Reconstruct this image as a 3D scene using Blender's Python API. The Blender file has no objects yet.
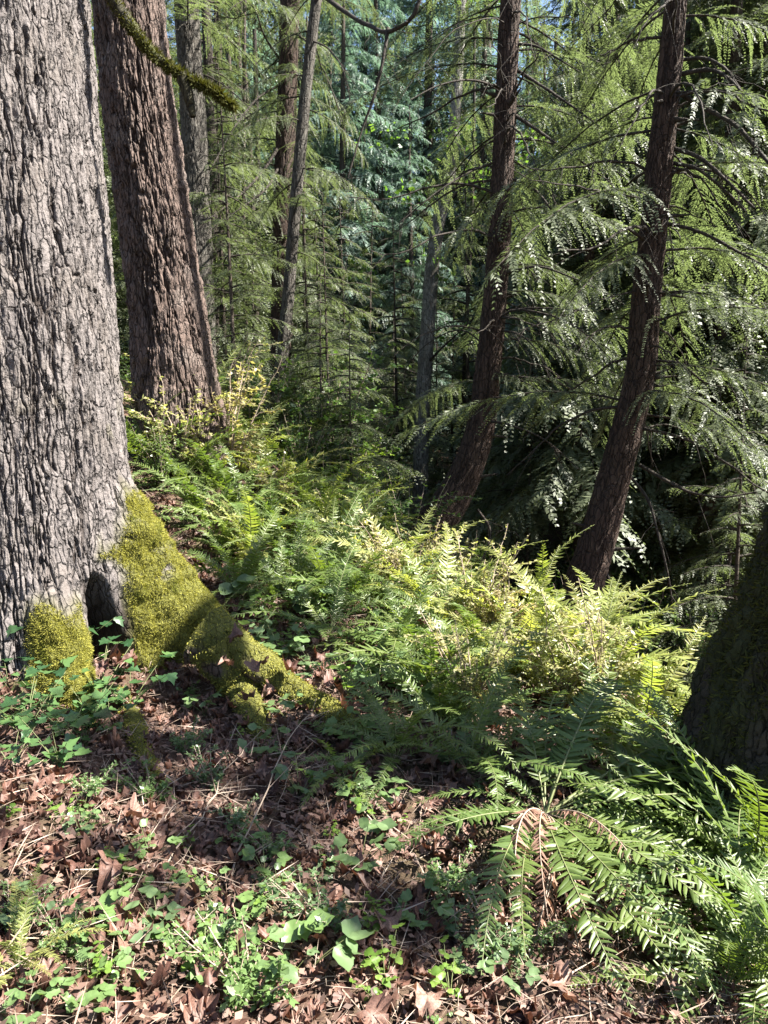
import bpy, math, random
import numpy as np
from math import radians as R, sin, cos, pi
from mathutils import Matrix, Vector, Euler

C = bpy.context.scene
COL = C.collection
rng = np.random.default_rng(7)
random.seed(7)

# ------------------------------------------------------------------ camera, light, exposure
PITCH, CAMZ, VFOV = 8.0, 1.6, 68.0
cam_d = bpy.data.cameras.new('camera')
cam_d.sensor_fit = 'VERTICAL'; cam_d.angle = R(VFOV)
cam_d.clip_start = 0.05; cam_d.clip_end = 1000
cam = bpy.data.objects.new('camera', cam_d); COL.objects.link(cam)
cam.location = (0, 0, CAMZ); cam.rotation_euler = (R(90 - PITCH), 0, 0)
C.camera = cam

SUN_AZ, SUN_EL = -6.0, 50.0            # azimuth from +x, towards +y
sd = Vector((cos(R(SUN_EL)) * cos(R(SUN_AZ)), cos(R(SUN_EL)) * sin(R(SUN_AZ)), sin(R(SUN_EL))))
w = bpy.data.worlds.new('World'); C.world = w; w.use_nodes = True
nt = w.node_tree
sky = nt.nodes.new('ShaderNodeTexSky'); sky.sky_type = 'NISHITA'; sky.sun_disc = False
sky.sun_elevation = R(SUN_EL); sky.sun_rotation = R(90 - SUN_AZ)
sky.air_density = 1.0; sky.dust_density = 1.0
bg = nt.nodes['Background']; bg.inputs['Strength'].default_value = 0.05
nt.links.new(sky.outputs[0], bg.inputs[0])
sun_d = bpy.data.lights.new('sun', 'SUN'); sun_d.energy = 5.0; sun_d.angle = R(0.5)
sun_d.color = (1.0, 0.95, 0.86)
sun = bpy.data.objects.new('sun', sun_d); COL.objects.link(sun)
sun.rotation_euler = sd.to_track_quat('Z', 'Y').to_euler(); sun.location = sd * 60
C.view_settings.view_transform = 'Standard'; C.view_settings.look = 'None'
C.view_settings.gamma = 1; C.view_settings.exposure = 2.6
cy = C.cycles
cy.max_bounces = 6; cy.diffuse_bounces = 3; cy.glossy_bounces = 2; cy.transmission_bounces = 4
cy.volume_bounces = 1; cy.sample_clamp_indirect = 6; cy.caustics_reflective = False; cy.caustics_refractive = False
cy.use_denoising = True

_F = np.array([0, cos(R(PITCH)), -sin(R(PITCH))]); _U = np.array([0, sin(R(PITCH)), cos(R(PITCH))])
FPX = 512 / math.tan(R(VFOV / 2))
def P(px, py, Y):
    d = _F + _U * (512 - py) / FPX + np.array([1, 0, 0]) * (px - 384) / FPX
    return np.array([0, 0, CAMZ]) + d * (Y / d[1])
def proj(p):
    q = np.asarray(p, float) - np.array([0, 0, CAMZ]); z = q @ _F
    z = max(z, 1e-3)
    return 384 + FPX * q[0] / z, 512 - FPX * (q @ _U) / z

# ------------------------------------------------------------------ noise
def _h(i, j, k, s=0):
    v = np.sin(i * 127.1 + j * 311.7 + k * 74.7 + s * 53.3) * 43758.5453
    return v - np.floor(v)
def vnoise(x, y, z, s=0):
    xi, yi, zi = np.floor(x), np.floor(y), np.floor(z)
    f = [(t - ti) for t, ti in ((x, xi), (y, yi), (z, zi))]
    u, v, w_ = [t * t * (3 - 2 * t) for t in f]
    def c(a, b, d): return _h(xi + a, yi + b, zi + d, s)
    x00 = c(0,0,0) * (1 - u) + c(1,0,0) * u; x10 = c(0,1,0) * (1 - u) + c(1,1,0) * u
    x01 = c(0,0,1) * (1 - u) + c(1,0,1) * u; x11 = c(0,1,1) * (1 - u) + c(1,1,1) * u
    return (x00 * (1 - v) + x10 * v) * (1 - w_) + (x01 * (1 - v) + x11 * v) * w_
def fbm(x, y, z, o=3, s=0):
    r = 0; a = .5
    for k in range(o):
        r = r + a * (vnoise(x, y, z, s + k) - .5); x, y, z = x * 2.03, y * 2.03, z * 2.03; a *= .5
    return r
def sstep(a, b, x):
    t = np.clip((x - a) / (b - a), 0, 1); return t * t * (3 - 2 * t)

# ------------------------------------------------------------------ terrain
def softplus(x, k): return np.logaddexp(0, x / k) * k
def terrain(x, y, fine=True):
    x = np.asarray(x, float); y = np.asarray(y, float)
    d = (x - .52) * .79 + (y - 6) * .61
    s = -(x - .52) * .61 + (y - 6) * .79
    sc = np.clip(s, -8, 5)
    h = .13 * sc + .2 * np.clip(sc - .8, 0, None) ** 1.3 * .9 + .05 * np.clip(s - 5, 0, 30)
    h = h + .14 * softplus(-np.clip(d, -6, 50), .3)
    h = h - .68 * softplus(d - .15, .25)
    r = np.hypot(x, y)
    fl = -2.7 + .26 * np.clip(r - 20, 0, 60) + .06 * np.clip(r - 80, 0, None) + .35 * np.clip(-x - 1 - .12 * y, 0, 8) * sstep(6, 12, y)
    k = .45
    h = np.logaddexp(h / k, fl / k) * k
    h = h - .26 * np.exp(-((x + 1.35) ** 2 + (y - 3.55) ** 2) / .8)
    h = h + .15 * np.exp(-((x - .66) ** 2 + (y - 2.95) ** 2) / .13)
    if fine:
        h = h + .28 * fbm(x * .35, y * .35, 0 * x, 3, 11) + .10 * fbm(x * 1.7, y * 1.7, 0 * x, 3, 3) \
              + .05 * fbm(x * 7, y * 7, 0 * x, 3, 5)
    return h
def gz(x, y): return float(terrain(np.array([x]), np.array([y]))[0])

# ------------------------------------------------------------------ mesh helpers
def mesh_from(name, verts, faces, mats=(), smooth=False, attrs=None, midx=None):
    """faces: list of (n,k) int arrays"""
    me = bpy.data.meshes.new(name)
    verts = np.asarray(verts, np.float32).reshape(-1, 3)
    me.vertices.add(len(verts)); me.vertices.foreach_set('co', verts.ravel())
    loops = np.concatenate([f.ravel() for f in faces]).astype(np.int32)
    tot = np.concatenate([np.full(len(f), f.shape[1]) for f in faces]).astype(np.int32)
    start = np.concatenate([[0], np.cumsum(tot)[:-1]]).astype(np.int32)
    me.loops.add(len(loops)); me.loops.foreach_set('vertex_index', loops)
    me.polygons.add(len(tot)); me.polygons.foreach_set('loop_start', start)
    me.polygons.foreach_set('loop_total', tot)
    if smooth: me.polygons.foreach_set('use_smooth', np.ones(len(tot), bool))
    for m in mats: me.materials.append(m)
    if midx is not None: me.polygons.foreach_set('material_index', np.asarray(midx, np.int32))
    if attrs:
        for k, v in attrs.items():
            a = me.attributes.new(k, 'FLOAT', 'POINT'); a.data.foreach_set('value', np.asarray(v, np.float32).ravel())
    me.update(calc_edges=True)
    return me
def obj(name, me, parent=None, loc=(0, 0, 0), rot=(0, 0, 0), scale=1.0):
    o = bpy.data.objects.new(name, me); COL.objects.link(o); o.parent = parent
    o.location = loc; o.rotation_euler = rot
    o.scale = (scale,) * 3 if np.isscalar(scale) else scale
    return o
def tag(o, label=None, cat=None, group=None, kind=None):
    if label: o['label'] = label
    if cat: o['category'] = cat
    if group: o['group'] = group
    if kind: o['kind'] = kind
    return o
def thing(name, label, cat, loc=(0, 0, 0), rotz=0, group=None):
    o = bpy.data.objects.new(name, None); COL.objects.link(o); o.empty_display_size = .1
    o.location = loc; o.rotation_euler = (0, 0, rotz)
    return tag(o, label, cat, group)

def spline(pts, n):
    pts = np.asarray(pts, float)
    if len(pts) == 2: 
        t = np.linspace(0, 1, n)[:, None]; return pts[0] * (1 - t) + pts[1] * t
    d = np.r_[0, np.cumsum(np.linalg.norm(np.diff(pts[:, :3], axis=0), axis=1))]
    m = np.gradient(pts, d, axis=0)
    tt = np.linspace(0, d[-1], n); i = np.clip(np.searchsorted(d, tt, 'right') - 1, 0, len(d) - 2)
    h = (d[i + 1] - d[i])[:, None]; t = ((tt - d[i])[:, None]) / h
    return (2*t**3-3*t**2+1) * pts[i] + (t**3-2*t**2+t) * h * m[i] + (-2*t**3+3*t**2) * pts[i+1] + (t**3-t**2) * h * m[i+1]
def frames(path):
    T = np.gradient(path, axis=0); T /= np.linalg.norm(T, axis=1)[:, None] + 1e-9
    ref = np.array([0, 1., 0]) if abs(T[:, 1]).max() < .9 else (np.array([0, 0, 1.]) if abs(T[:, 2]).max() < .9 else np.array([.6, .1, .79]))
    X = np.cross(ref, T); X /= np.linalg.norm(X, axis=1)[:, None] + 1e-9
    Y = np.cross(T, X)
    return T, X, Y
def grid_faces(nv, nu, wrap=True, off=0):
    i = np.arange(nv - 1)[:, None]; j = np.arange(nu if wrap else nu - 1)[None, :]; j2 = (j + 1) % nu
    return (np.stack([i * nu + j, i * nu + j2, (i + 1) * nu + j2, (i + 1) * nu + j], -1).reshape(-1, 4) + off).astype(np.int32)
def tube_arr(path, rad, nseg=6, off=0, wob=0.0):
    path = np.asarray(path, float); rad = np.broadcast_to(np.asarray(rad, float), (len(path),))
    _, X, Y = frames(path)
    a = np.linspace(0, 2 * pi, nseg, endpoint=False)
    rr = rad[:, None] * (1 + wob * (rng.random((len(path), nseg)) - .5))
    v = path[:, None] + rr[..., None] * (np.cos(a)[None, :, None] * X[:, None] + np.sin(a)[None, :, None] * Y[:, None])
    f = grid_faces(len(path), nseg, True, off)
    return v.reshape(-1, 3), f
class MB:
    def __init__(s): s.v = []; s.f = []; s.m = []; s.n = 0
    def add(s, v, faces, mi=0):
        v = np.asarray(v).reshape(-1, 3); fs = faces if isinstance(faces, list) else [faces]
        s.v.append(v)
        for f in fs: s.f.append(f + s.n); s.m.append(np.full(len(f), mi))
        s.n += len(v)
    def tube(s, path, rad, nseg=6, mi=0, wob=0): v, f = tube_arr(path, rad, nseg, 0, wob); s.add(v, f, mi)
    def quads(s, q, mi=0): q = q.reshape(-1, 3); s.add(q, np.arange(len(q), dtype=np.int32).reshape(-1, 4), mi)
    def mesh(s, name, mats, smooth=False):
        return mesh_from(name, np.concatenate(s.v), s.f, mats, smooth, midx=np.concatenate(s.m))
def nrm(v): return v / (np.linalg.norm(v, axis=-1, keepdims=True) + 1e-9)
def leaf_quads(Pb, D, N, L, W):
    S = nrm(np.cross(D, N)); L = np.asarray(L)[..., None]; W = np.asarray(W)[..., None]
    mid = Pb + D * L * .42
    return np.stack([Pb, mid + S * W * .5, Pb + D * L, mid - S * W * .5], -2).reshape(-1, 4, 3)

# ------------------------------------------------------------------ materials
def newmat(name):
    m = bpy.data.materials.new(name); m.use_nodes = True
    n = m.node_tree.nodes; l = m.node_tree.links
    return m, n, l, n['Principled BSDF']
def rgb(c): return (c[0], c[1], c[2], 1)
def mixc(n, l, fac, a, b):
    x = n.new('ShaderNodeMix'); x.data_type = 'RGBA'
    for s, v in ((x.inputs[6], a), (x.inputs[7], b)):
        if isinstance(v, tuple): s.default_value = rgb(v)
        else: l.new(v, s)
    if isinstance(fac, (int, float)): x.inputs[0].default_value = fac
    else: l.new(fac, x.inputs[0])
    return x.outputs[2]
def ramp(n, l, src, a, b):
    x = n.new('ShaderNodeMapRange'); x.inputs[1].default_value = a; x.inputs[2].default_value = b
    l.new(src, x.inputs[0]); return x.outputs[0]
def noise(n, l, scale, detail=3, coord=None, rough=.6):
    x = n.new('ShaderNodeTexNoise'); x.inputs['Scale'].default_value = scale; x.inputs['Detail'].default_value = detail
    x.inputs['Roughness'].default_value = rough
    if coord is not None: l.new(coord, x.inputs['Vector'])
    return x.outputs['Fac']
def leafmat(name, c1, c2, c3=None, trans=.35, rough=.45, tint=(1.5, 1.6, .8), spec=.5, dead=None, mottle=0):
    m, n, l, b = newmat(name)
    g = n.new('ShaderNodeNewGeometry'); oi = n.new('ShaderNodeObjectInfo')
    col = mixc(n, l, g.outputs['Random Per Island'], c1, c2)
    if c3: col = mixc(n, l, ramp(n, l, oi.outputs['Random'], .2, 1.0), col, c3)
    tc = n.new('ShaderNodeTexCoord')
    if mottle:
        mm = n.new('ShaderNodeMix'); mm.data_type = 'RGBA'; mm.blend_type = 'MULTIPLY'; mm.inputs[0].default_value = 1; l.new(col, mm.inputs[6])
        l.new(mixc(n, l, ramp(n, l, noise(n, l, mottle, 4, tc.outputs['Object'], .7), .35, .65), (.45, .42, .4), (1.25, 1.2, 1.15)), mm.inputs[7]); col = mm.outputs[2]
    if dead:
        col = mixc(n, l, ramp(n, l, noise(n, l, 6, 2, tc.outputs['Object']), .62, .7), col, dead)
    l.new(col, b.inputs['Base Color']); b.inputs['Roughness'].default_value = rough
    b.inputs['Specular IOR Level'].default_value = spec
    t = n.new('ShaderNodeBsdfTranslucent')
    tm = n.new('ShaderNodeMix'); tm.data_type = 'RGBA'; tm.blend_type = 'MULTIPLY'; tm.inputs[0].default_value = 1
    l.new(col, tm.inputs[6]); tm.inputs[7].default_value = rgb(tint); l.new(tm.outputs[2], t.inputs[0])
    mx = n.new('ShaderNodeMixShader'); mx.inputs[0].default_value = trans
    l.new(b.outputs[0], mx.inputs[1]); l.new(t.outputs[0], mx.inputs[2])
    l.new(mx.outputs[0], n['Material Output'].inputs[0])
    return m
def barkmat(name, plate, crack, lichen=(.42, .42, .38), lich=.25, moss=(.10, .10, .022), bump=.5, scale=1.0, use_attr=True, patch=None):
    m, n, l, b = newmat(name)
    tc = n.new('ShaderNodeTexCoord'); mp = n.new('ShaderNodeMapping'); mp.inputs['Scale'].default_value = (1, 1, .3)
    l.new(tc.outputs['Object'], mp.inputs[0]); co = mp.outputs[0]
    n1 = noise(n, l, 14 * scale, 6, co); n2 = noise(n, l, 60 * scale, 5, tc.outputs['Object'], .7); n3 = noise(n, l, 3 * scale, 4, tc.outputs['Object'])
    base = mixc(n, l, ramp(n, l, n1, .3, .7), tuple(.72 * c for c in plate), tuple(min(1, 1.25 * c) for c in plate))
    base = mixc(n, l, ramp(n, l, n2, .5, .95), base, tuple(.6 * c for c in plate))
    if patch: base = mixc(n, l, ramp(n, l, n3, .5, .62), base, patch)
    f = n.new('ShaderNodeMath'); f.operation = 'MULTIPLY'; l.new(ramp(n, l, n3, .5, .75), f.inputs[0]); f.inputs[1].default_value = lich
    f2 = n.new('ShaderNodeMath'); f2.operation = 'MULTIPLY'; l.new(ramp(n, l, n2, .3, .75), f2.inputs[0]); l.new(f.outputs[0], f2.inputs[1])
    base = mixc(n, l, f2.outputs[0], base, lichen)
    vo = n.new('ShaderNodeTexVoronoi'); vo.feature = 'DISTANCE_TO_EDGE'; vo.inputs['Scale'].default_value = 26 * scale
    wv = n.new('ShaderNodeMix'); wv.data_type = 'VECTOR'; wv.inputs[0].default_value = .06
    nv_ = n.new('ShaderNodeTexNoise'); nv_.inputs['Scale'].default_value = 9; nv_.inputs['Detail'].default_value = 4; l.new(tc.outputs['Object'], nv_.inputs['Vector'])
    l.new(co, wv.inputs[4]); l.new(nv_.outputs['Color'], wv.inputs[5]); l.new(wv.outputs[1], vo.inputs['Vector'])
    ck = ramp(n, l, vo.outputs['Distance'], .0, .10)
    base = mixc(n, l, ck, tuple(.35 * c for c in plate), base)
    if use_attr:
        a = n.new('ShaderNodeAttribute'); a.attribute_name = 'plate'
        base = mixc(n, l, ramp(n, l, a.outputs['Fac'], .0, .55), crack, base)
        a2 = n.new('ShaderNodeAttribute'); a2.attribute_name = 'moss'
        a3 = n.new('ShaderNodeAttribute'); a3.attribute_name = 'rot'; base = mixc(n, l, a3.outputs['Fac'], base, (.016, .011, .008))  # 'rot' paints the hollow's inner shade as near-black colour, not decayed wood
        mo = mixc(n, l, n2, tuple(.55 * c for c in moss), tuple(1.3 * c for c in moss))
        base = mixc(n, l, a2.outputs['Fac'], base, mo)
    l.new(base, b.inputs['Base Color']); b.inputs['Roughness'].default_value = .85; b.inputs['Specular IOR Level'].default_value = .25
    bp = n.new('ShaderNodeBump'); bp.inputs['Strength'].default_value = min(1, bump * 1.8); bp.inputs['Distance'].default_value = .014
    ad = n.new('ShaderNodeMath'); ad.operation = 'ADD'; l.new(ck, ad.inputs[0]); l.new(n2, ad.inputs[1])
    l.new(ad.outputs[0], bp.inputs['Height']); l.new(bp.outputs[0], b.inputs['Normal'])
    return m

M = {}
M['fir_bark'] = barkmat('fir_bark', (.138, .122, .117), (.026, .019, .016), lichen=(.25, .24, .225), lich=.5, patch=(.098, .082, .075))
M['red_bark'] = barkmat('red_bark', (.105, .075, .063), (.024, .014, .01), lichen=(.27, .25, .23), lich=.6)
M['cedar_bark'] = barkmat('cedar_bark', (.05, .032, .024), (.02, .012, .009), lichen=(.13, .115, .095), lich=.25)
M['grey_bark'] = barkmat('grey_bark', (.08, .072, .062), (.03, .023, .018), lichen=(.17, .17, .145), lich=.5)
M['pale_bark'] = barkmat('pale_bark', (.19, .185, .165), (.06, .05, .045), lichen=(.32, .32, .29), lich=.6, patch=(.075, .065, .05))
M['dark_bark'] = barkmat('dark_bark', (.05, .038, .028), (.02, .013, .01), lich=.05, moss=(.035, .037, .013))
M['limb'] = barkmat('limb_bark', (.06, .046, .036), (.03, .02, .015), lichen=(.14, .13, .11), lich=.2, use_attr=False, bump=.3)
M['thin_limb'] = barkmat('thin_limb_bark', (.035, .028, .022), (.03, .02, .015), lichen=(.09, .09, .08), lich=.15, use_attr=False, bump=.2)
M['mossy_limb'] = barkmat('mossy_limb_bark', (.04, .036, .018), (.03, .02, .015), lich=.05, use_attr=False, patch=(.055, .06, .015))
M['moss'] = leafmat('moss_tufts', (.16, .155, .03), (.31, .295, .07), trans=.3, dead=(.12, .13, .02), rough=.8, spec=.1, tint=(1.3, 1.3, .5))
M['dull_moss'] = leafmat('dull_moss_tufts', (.04, .043, .013), (.08, .08, .02), trans=.25, rough=.8, spec=.1, tint=(1.3, 1.3, .5))
M['cedar'] = leafmat('cedar_spray', (.06, .075, .042), (.13, .15, .09), (.095, .115, .06), trans=.45, rough=.5, spec=.5, tint=(1.35, 1.5, .85))
M['cedar_blue'] = leafmat('blue_green_spray', (.08, .12, .10), (.17, .23, .19), (.12, .175, .145), trans=.45, rough=.45, spec=.5, tint=(1.2, 1.4, 1.05))  # blue-green foliage, lightened in colour to stand for haze and sky light
M['hemlock'] = leafmat('hemlock_needles', (.062, .076, .042), (.13, .15, .085), (.10, .12, .058), trans=.45, rough=.5, spec=.5, tint=(1.35, 1.5, .85))
M['bright'] = leafmat('bright_leaf', (.10, .18, .03), (.17, .26, .05), trans=.5, rough=.45, tint=(1.6, 1.5, .6))
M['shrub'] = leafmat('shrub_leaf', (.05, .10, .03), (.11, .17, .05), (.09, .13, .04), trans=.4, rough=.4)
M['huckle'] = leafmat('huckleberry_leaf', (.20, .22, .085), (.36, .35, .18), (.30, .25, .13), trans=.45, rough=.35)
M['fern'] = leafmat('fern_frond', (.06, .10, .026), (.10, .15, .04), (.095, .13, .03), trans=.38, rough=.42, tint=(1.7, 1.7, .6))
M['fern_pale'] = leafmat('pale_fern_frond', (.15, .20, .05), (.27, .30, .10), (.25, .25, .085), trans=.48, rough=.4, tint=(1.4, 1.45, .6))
M['fern_dead'] = leafmat('dead_fern_frond', (.11, .055, .037), (.23, .13, .09), trans=.15, rough=.8, tint=(1.3, 1.1, .8))
M['leaf'] = leafmat('dry_maple_leaf', (.042, .019, .014), (.135, .064, .047), (.20, .12, .092), trans=.2, rough=.6, tint=(1.3, 1.0, .7), mottle=18)
M['litter'] = leafmat('litter_bits', (.05, .03, .022), (.20, .12, .09), trans=.1, rough=.75, tint=(1.2, 1, .8))
M['herb'] = leafmat('herb_leaf', (.075, .12, .055), (.13, .19, .09), (.12, .19, .06), trans=.4, rough=.35)
M['ivy'] = leafmat('ivy_leaf', (.022, .055, .022), (.075, .135, .045), trans=.25, rough=.25, spec=.6)
M['stem'] = leafmat('green_stem', (.10, .12, .04), (.12, .13, .05), trans=.05, rough=.6)
M['twig'] = leafmat('dry_twig', (.16, .11, .08), (.30, .24, .19), trans=0, rough=.8)
M['maple_leaf'] = leafmat('green_maple_leaf', (.06, .12, .025), (.11, .18, .04), trans=.5, rough=.45)

def groundmat():
    m, n, l, b = newmat('forest_floor')
    tc = n.new('ShaderNodeTexCoord'); co = tc.outputs['Object']
    n1 = noise(n, l, 3, 6, co, .7); n2 = noise(n, l, 40, 6, co, .75); n3 = noise(n, l, .5, 4, co)
    c = mixc(n, l, ramp(n, l, n2, .3, .7), (.035, .022, .016), (.13, .08, .06))
    c = mixc(n, l, ramp(n, l, n1, .5, .7), c, (.06, .05, .025))
    c = mixc(n, l, ramp(n, l, n3, .5, .7), c, (.035, .04, .018))
    l.new(c, b.inputs['Base Color']); b.inputs['Roughness'].default_value = .95; b.inputs['Specular IOR Level'].default_value = .15
    bp = n.new('ShaderNodeBump'); bp.inputs['Strength'].default_value = .7; bp.inputs['Distance'].default_value = .03
    l.new(n2, bp.inputs['Height']); l.new(bp.outputs[0], b.inputs['Normal'])
    return m
M['ground'] = groundmat()

# ------------------------------------------------------------------ ground
t = np.linspace(-1, 1, 520)
gx = .6 + 5.0 * np.sinh(t * 4.4) / np.sinh(1.6) * .42
gy = 4.0 + 5.0 * np.sinh(t * 4.4) / np.sinh(1.6) * .42
GX, GY = np.meshgrid(gx, gy)
GZ = terrain(GX, GY)
ground = obj('ground', mesh_from('ground', np.stack([GX, GY, GZ], -1), [grid_faces(len(gy), len(gx), False)], [M['ground']], True))
tag(ground, kind='structure')

# ------------------------------------------------------------------ bark + trunks
def bark(u01, z, r, cw, ch, depth, seed, warp=.35):
    """u01 angle 0..1, z height; returns displacement, plate mask"""
    nu = max(4, int(round(2 * pi * r / cw)))
    a = u01 * 2 * pi; cx, sx = np.cos(a), np.sin(a)
    wx = fbm(cx * 2.2 * r / cw * .35, sx * 2.2 * r / cw * .35, z / ch * .9, 3, seed)
    wz = fbm(cx * 3 + 9, sx * 3, z / ch * .6, 2, seed + 7)
    U = u01 * nu + wx * warp * 3.2; V = z / ch + wz * 1.6
    def vor(U, V, nu, sd):
        iu, iv = np.floor(U), np.floor(V)
        F1 = np.full(U.shape, 9.); F2 = F1.copy(); ID = np.zeros_like(U)
        for du in (-1, 0, 1):
            for dv in (-1, 0, 1):
                ci, cj = iu + du, iv + dv; cm = np.mod(ci, nu)
                px = ci + .15 + .7 * _h(cm, cj, 1, sd); py = cj + .1 + .8 * _h(cm, cj, 2, sd)
                dd = np.hypot(U - px, (V - py) * .8)
                lt = dd < F1
                F2 = np.where(lt, F1, np.minimum(F2, dd)); ID = np.where(lt, _h(cm, cj, 3, sd), ID); F1 = np.where(lt, dd, F1)
        return F2 - F1, ID
    e, ID = vor(U + .5 * fbm(cx * r * 16, sx * r * 16, z * 10, 3, seed + 60), V, nu, seed)
    k = 1 / cw; kz = 1 / ch
    wob = .9 * fbm(cx * r * 9, sx * r * 9, z * 6, 3, seed + 61)
    n1 = fbm(cx * r * k + wob, sx * r * k + wob, z * kz + wz, 4, seed + 11)
    n2 = fbm(cx * r * k * 1.15 + 7 - wob, sx * r * k * 1.15 + wob, z * kz * 1.3 + 3, 4, seed + 17)
    fw = .016 + .035 * (vnoise(cx * r * 5, sx * r * 5, z * 2, seed + 63))
    fur = np.minimum(sstep(0, 1, np.abs(n1) / fw), sstep(0, 1, np.abs(n2) / (fw * .8)))
    n3 = fbm(cx * r * k * .38 + 3 + wob * .4, sx * r * k * .38 - wob * .4, z * kz * .42 + 5, 3, seed + 71)
    fur = fur * (.35 + .65 * sstep(0, 1, np.abs(n3) / .022))
    crk = sstep(.0, .09, e)
    pl = fur * (.72 + .28 * crk)
    t1 = fbm(cx * r * 30, sx * r * 30, z * 11, 4, seed + 3); t2 = fbm(cx * r * 14, sx * r * 14, z * 5, 3, seed + 4)
    ter = np.floor((t1 * 1.3 + t2) * 10 + .6 * ID) / 10
    fl2 = fbm(cx * r * 90, sx * r * 90, z * 45, 3, seed + 5)
    lowf = np.clip(np.minimum(np.abs(n1), np.abs(n2)) * 3.2, 0, 1)
    d = depth * (pl * (.7 + .16 * ID + .3 * lowf) + .75 * ter * (.3 + pl) + .4 * fl2) - depth * .5
    return d, np.clip(pl * .9 + ter * .35 + .05, 0, 1)

def trunk_mesh(name, path, rad, nu, nv, cw, ch, depth, mat, seed, face_cam=True, moss_fn=None, shape_fn=None, root=(0,0,0), vz=None):
    path = spline(path, nv) if vz is None else path
    rr = np.interp(np.linspace(0, 1, nv), np.linspace(0, 1, len(rad)), rad) if vz is None else rad
    u = np.arange(nu) / nu
    if face_cam:       # more columns on the side that faces the trail
        c0 = np.arctan2(-path[:, 1].mean(), -path[:, 0].mean())
        t_ = np.linspace(-1, 1, nu, endpoint=False); a = c0 + pi * (.55 * t_ + .45 * np.sign(t_) * np.abs(t_) ** 5)
        u = np.mod(a / (2 * pi), 1)
    T, X, Y = frames(path)
    UU = np.broadcast_to(u[None], (nv, nu)); ZZ = np.broadcast_to(path[:, 2][:, None], (nv, nu))
    d, pl = bark(UU, ZZ, float(np.median(rr)), cw, ch, depth, seed)
    A = UU * 2 * pi
    rad2 = rr[:, None] * (1 + .10 * fbm(np.cos(A) * 1.3, np.sin(A) * 1.3, ZZ * .8, 2, seed + 50) * 2)
    if shape_fn is not None:
        rad2, d = shape_fn(A, ZZ, rad2, d); rot = shape_fn.hollow  # 'rot' here is the mask of the hollow's painted shade
    else: rot = np.zeros_like(A)
    mo = np.zeros_like(A)
    if moss_fn is not None:
        mo = moss_fn(A, ZZ); d = d * (1 - .7 * mo) + mo * .085 * (fbm(np.cos(A) * 8, np.sin(A) * 8, ZZ * 8, 4, 77) * 2 + .45)
    rad2 = rad2 + d
    v = path[:, None] + rad2[..., None] * (np.cos(A)[..., None] * X[:, None] + np.sin(A)[..., None] * Y[:, None])
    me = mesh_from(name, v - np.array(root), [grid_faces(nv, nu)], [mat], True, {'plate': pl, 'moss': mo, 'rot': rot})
    return me, v, mo

# ---- the big grey fir at the left
AX = np.array([-2.16, 4.3]); AR = .675
def a_shape(A, Z, rad, d):
    th = (np.degrees(A) + 180) % 360 - 180
    g0 = terrain(AX[0] + .8, AX[1] - .6, False)
    q = np.clip(1 - (Z - .0) / 1.25, 0, 1.3)
    fl = .60 * q ** 1.2 * np.exp(-(((th + 4 - 14 * q) / 14.5) ** 2)) * (1 + .35 * fbm(th * .06, Z * 3, 0 * Z, 3, 88))          # mossy buttress on the right
    fl += .30 * np.clip(1 - Z / .8, 0, 1.4) ** 1.2 * np.exp(-(((th + 49) / 8) ** 2))    # small mossy toe
    fl += .35 * np.clip(1 - Z / .9, 0, 1.4) * np.exp(-(((th + 95) / 18) ** 2))
    fl += .5 * q ** 1.5 * (np.exp(-(((th - 80) / 20) ** 2)) + np.exp(-(((th - 150) / 20) ** 2)) + np.exp(-(((th + 150) / 20) ** 2)))
    fl += .14 * np.clip(1 - Z / .9, 0, 1.3) ** 2
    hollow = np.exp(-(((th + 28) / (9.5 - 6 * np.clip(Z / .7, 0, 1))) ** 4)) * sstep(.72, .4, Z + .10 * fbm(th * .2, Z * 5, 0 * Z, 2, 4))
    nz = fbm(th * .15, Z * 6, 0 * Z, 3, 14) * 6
    a_shape.hollow = sstep(-37, -33, th) * sstep(-9, -13, th + nz * 1.3 + 9 * np.clip(Z - .3, 0, .5)) * sstep(.66, .42, Z + nz * .05)  # mask where the hollow's shade is painted dark onto its walls
    return rad + fl - .72 * hollow, d * (1 - .5 * hollow)
def a_moss(A, Z):
    th = (np.degrees(A) + 180) % 360 - 180
    n_ = fbm(np.cos(A) * 5, np.sin(A) * 5, Z * 5, 3, 21) * 2
    b = sstep(-21, -12, th + n_ * 9) * sstep(29, 16, th + n_ * 6) * sstep(1.22, .98, Z + n_ * .2 + np.clip(-8 - th, 0, 30) * .022)
    s = sstep(13, 7, np.abs(th + 49 + n_ * 5)) * sstep(.66, .46, Z + n_ * .16)
    return np.clip(np.maximum(b, s) * sstep(-.5, -.02, fbm(np.cos(A) * 14, np.sin(A) * 14, Z * 14, 3, 29) * 2 + .25 - .35 * np.clip(Z - .5, 0, 1)) + .5 * sstep(.25, .5, n_) * sstep(1.9, .9, Z) * sstep(-75, -40, th) * sstep(60, 30, th), 0, 1)
zs = np.r_[np.linspace(-.35, 4.9, 900), np.linspace(5.0, 16, 60)]
lean = np.stack([AX[0] - .02 * zs + 0 * zs, AX[1] + 0 * zs, zs], -1)
ra = AR * np.interp(zs, [-.4, 1.0, 2.2, 4, 16], [1.08, 1.03, 1.0, .95, .6])
fir = thing('fir_tree', 'massive grey furrowed fir trunk with bright mossy roots at left', 'tree', (AX[0], AX[1], 0))
froot = np.array([AX[0], AX[1], 0])
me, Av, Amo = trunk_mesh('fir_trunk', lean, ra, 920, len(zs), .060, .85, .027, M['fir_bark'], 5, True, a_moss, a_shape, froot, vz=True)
obj('trunk', me, fir)

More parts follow.
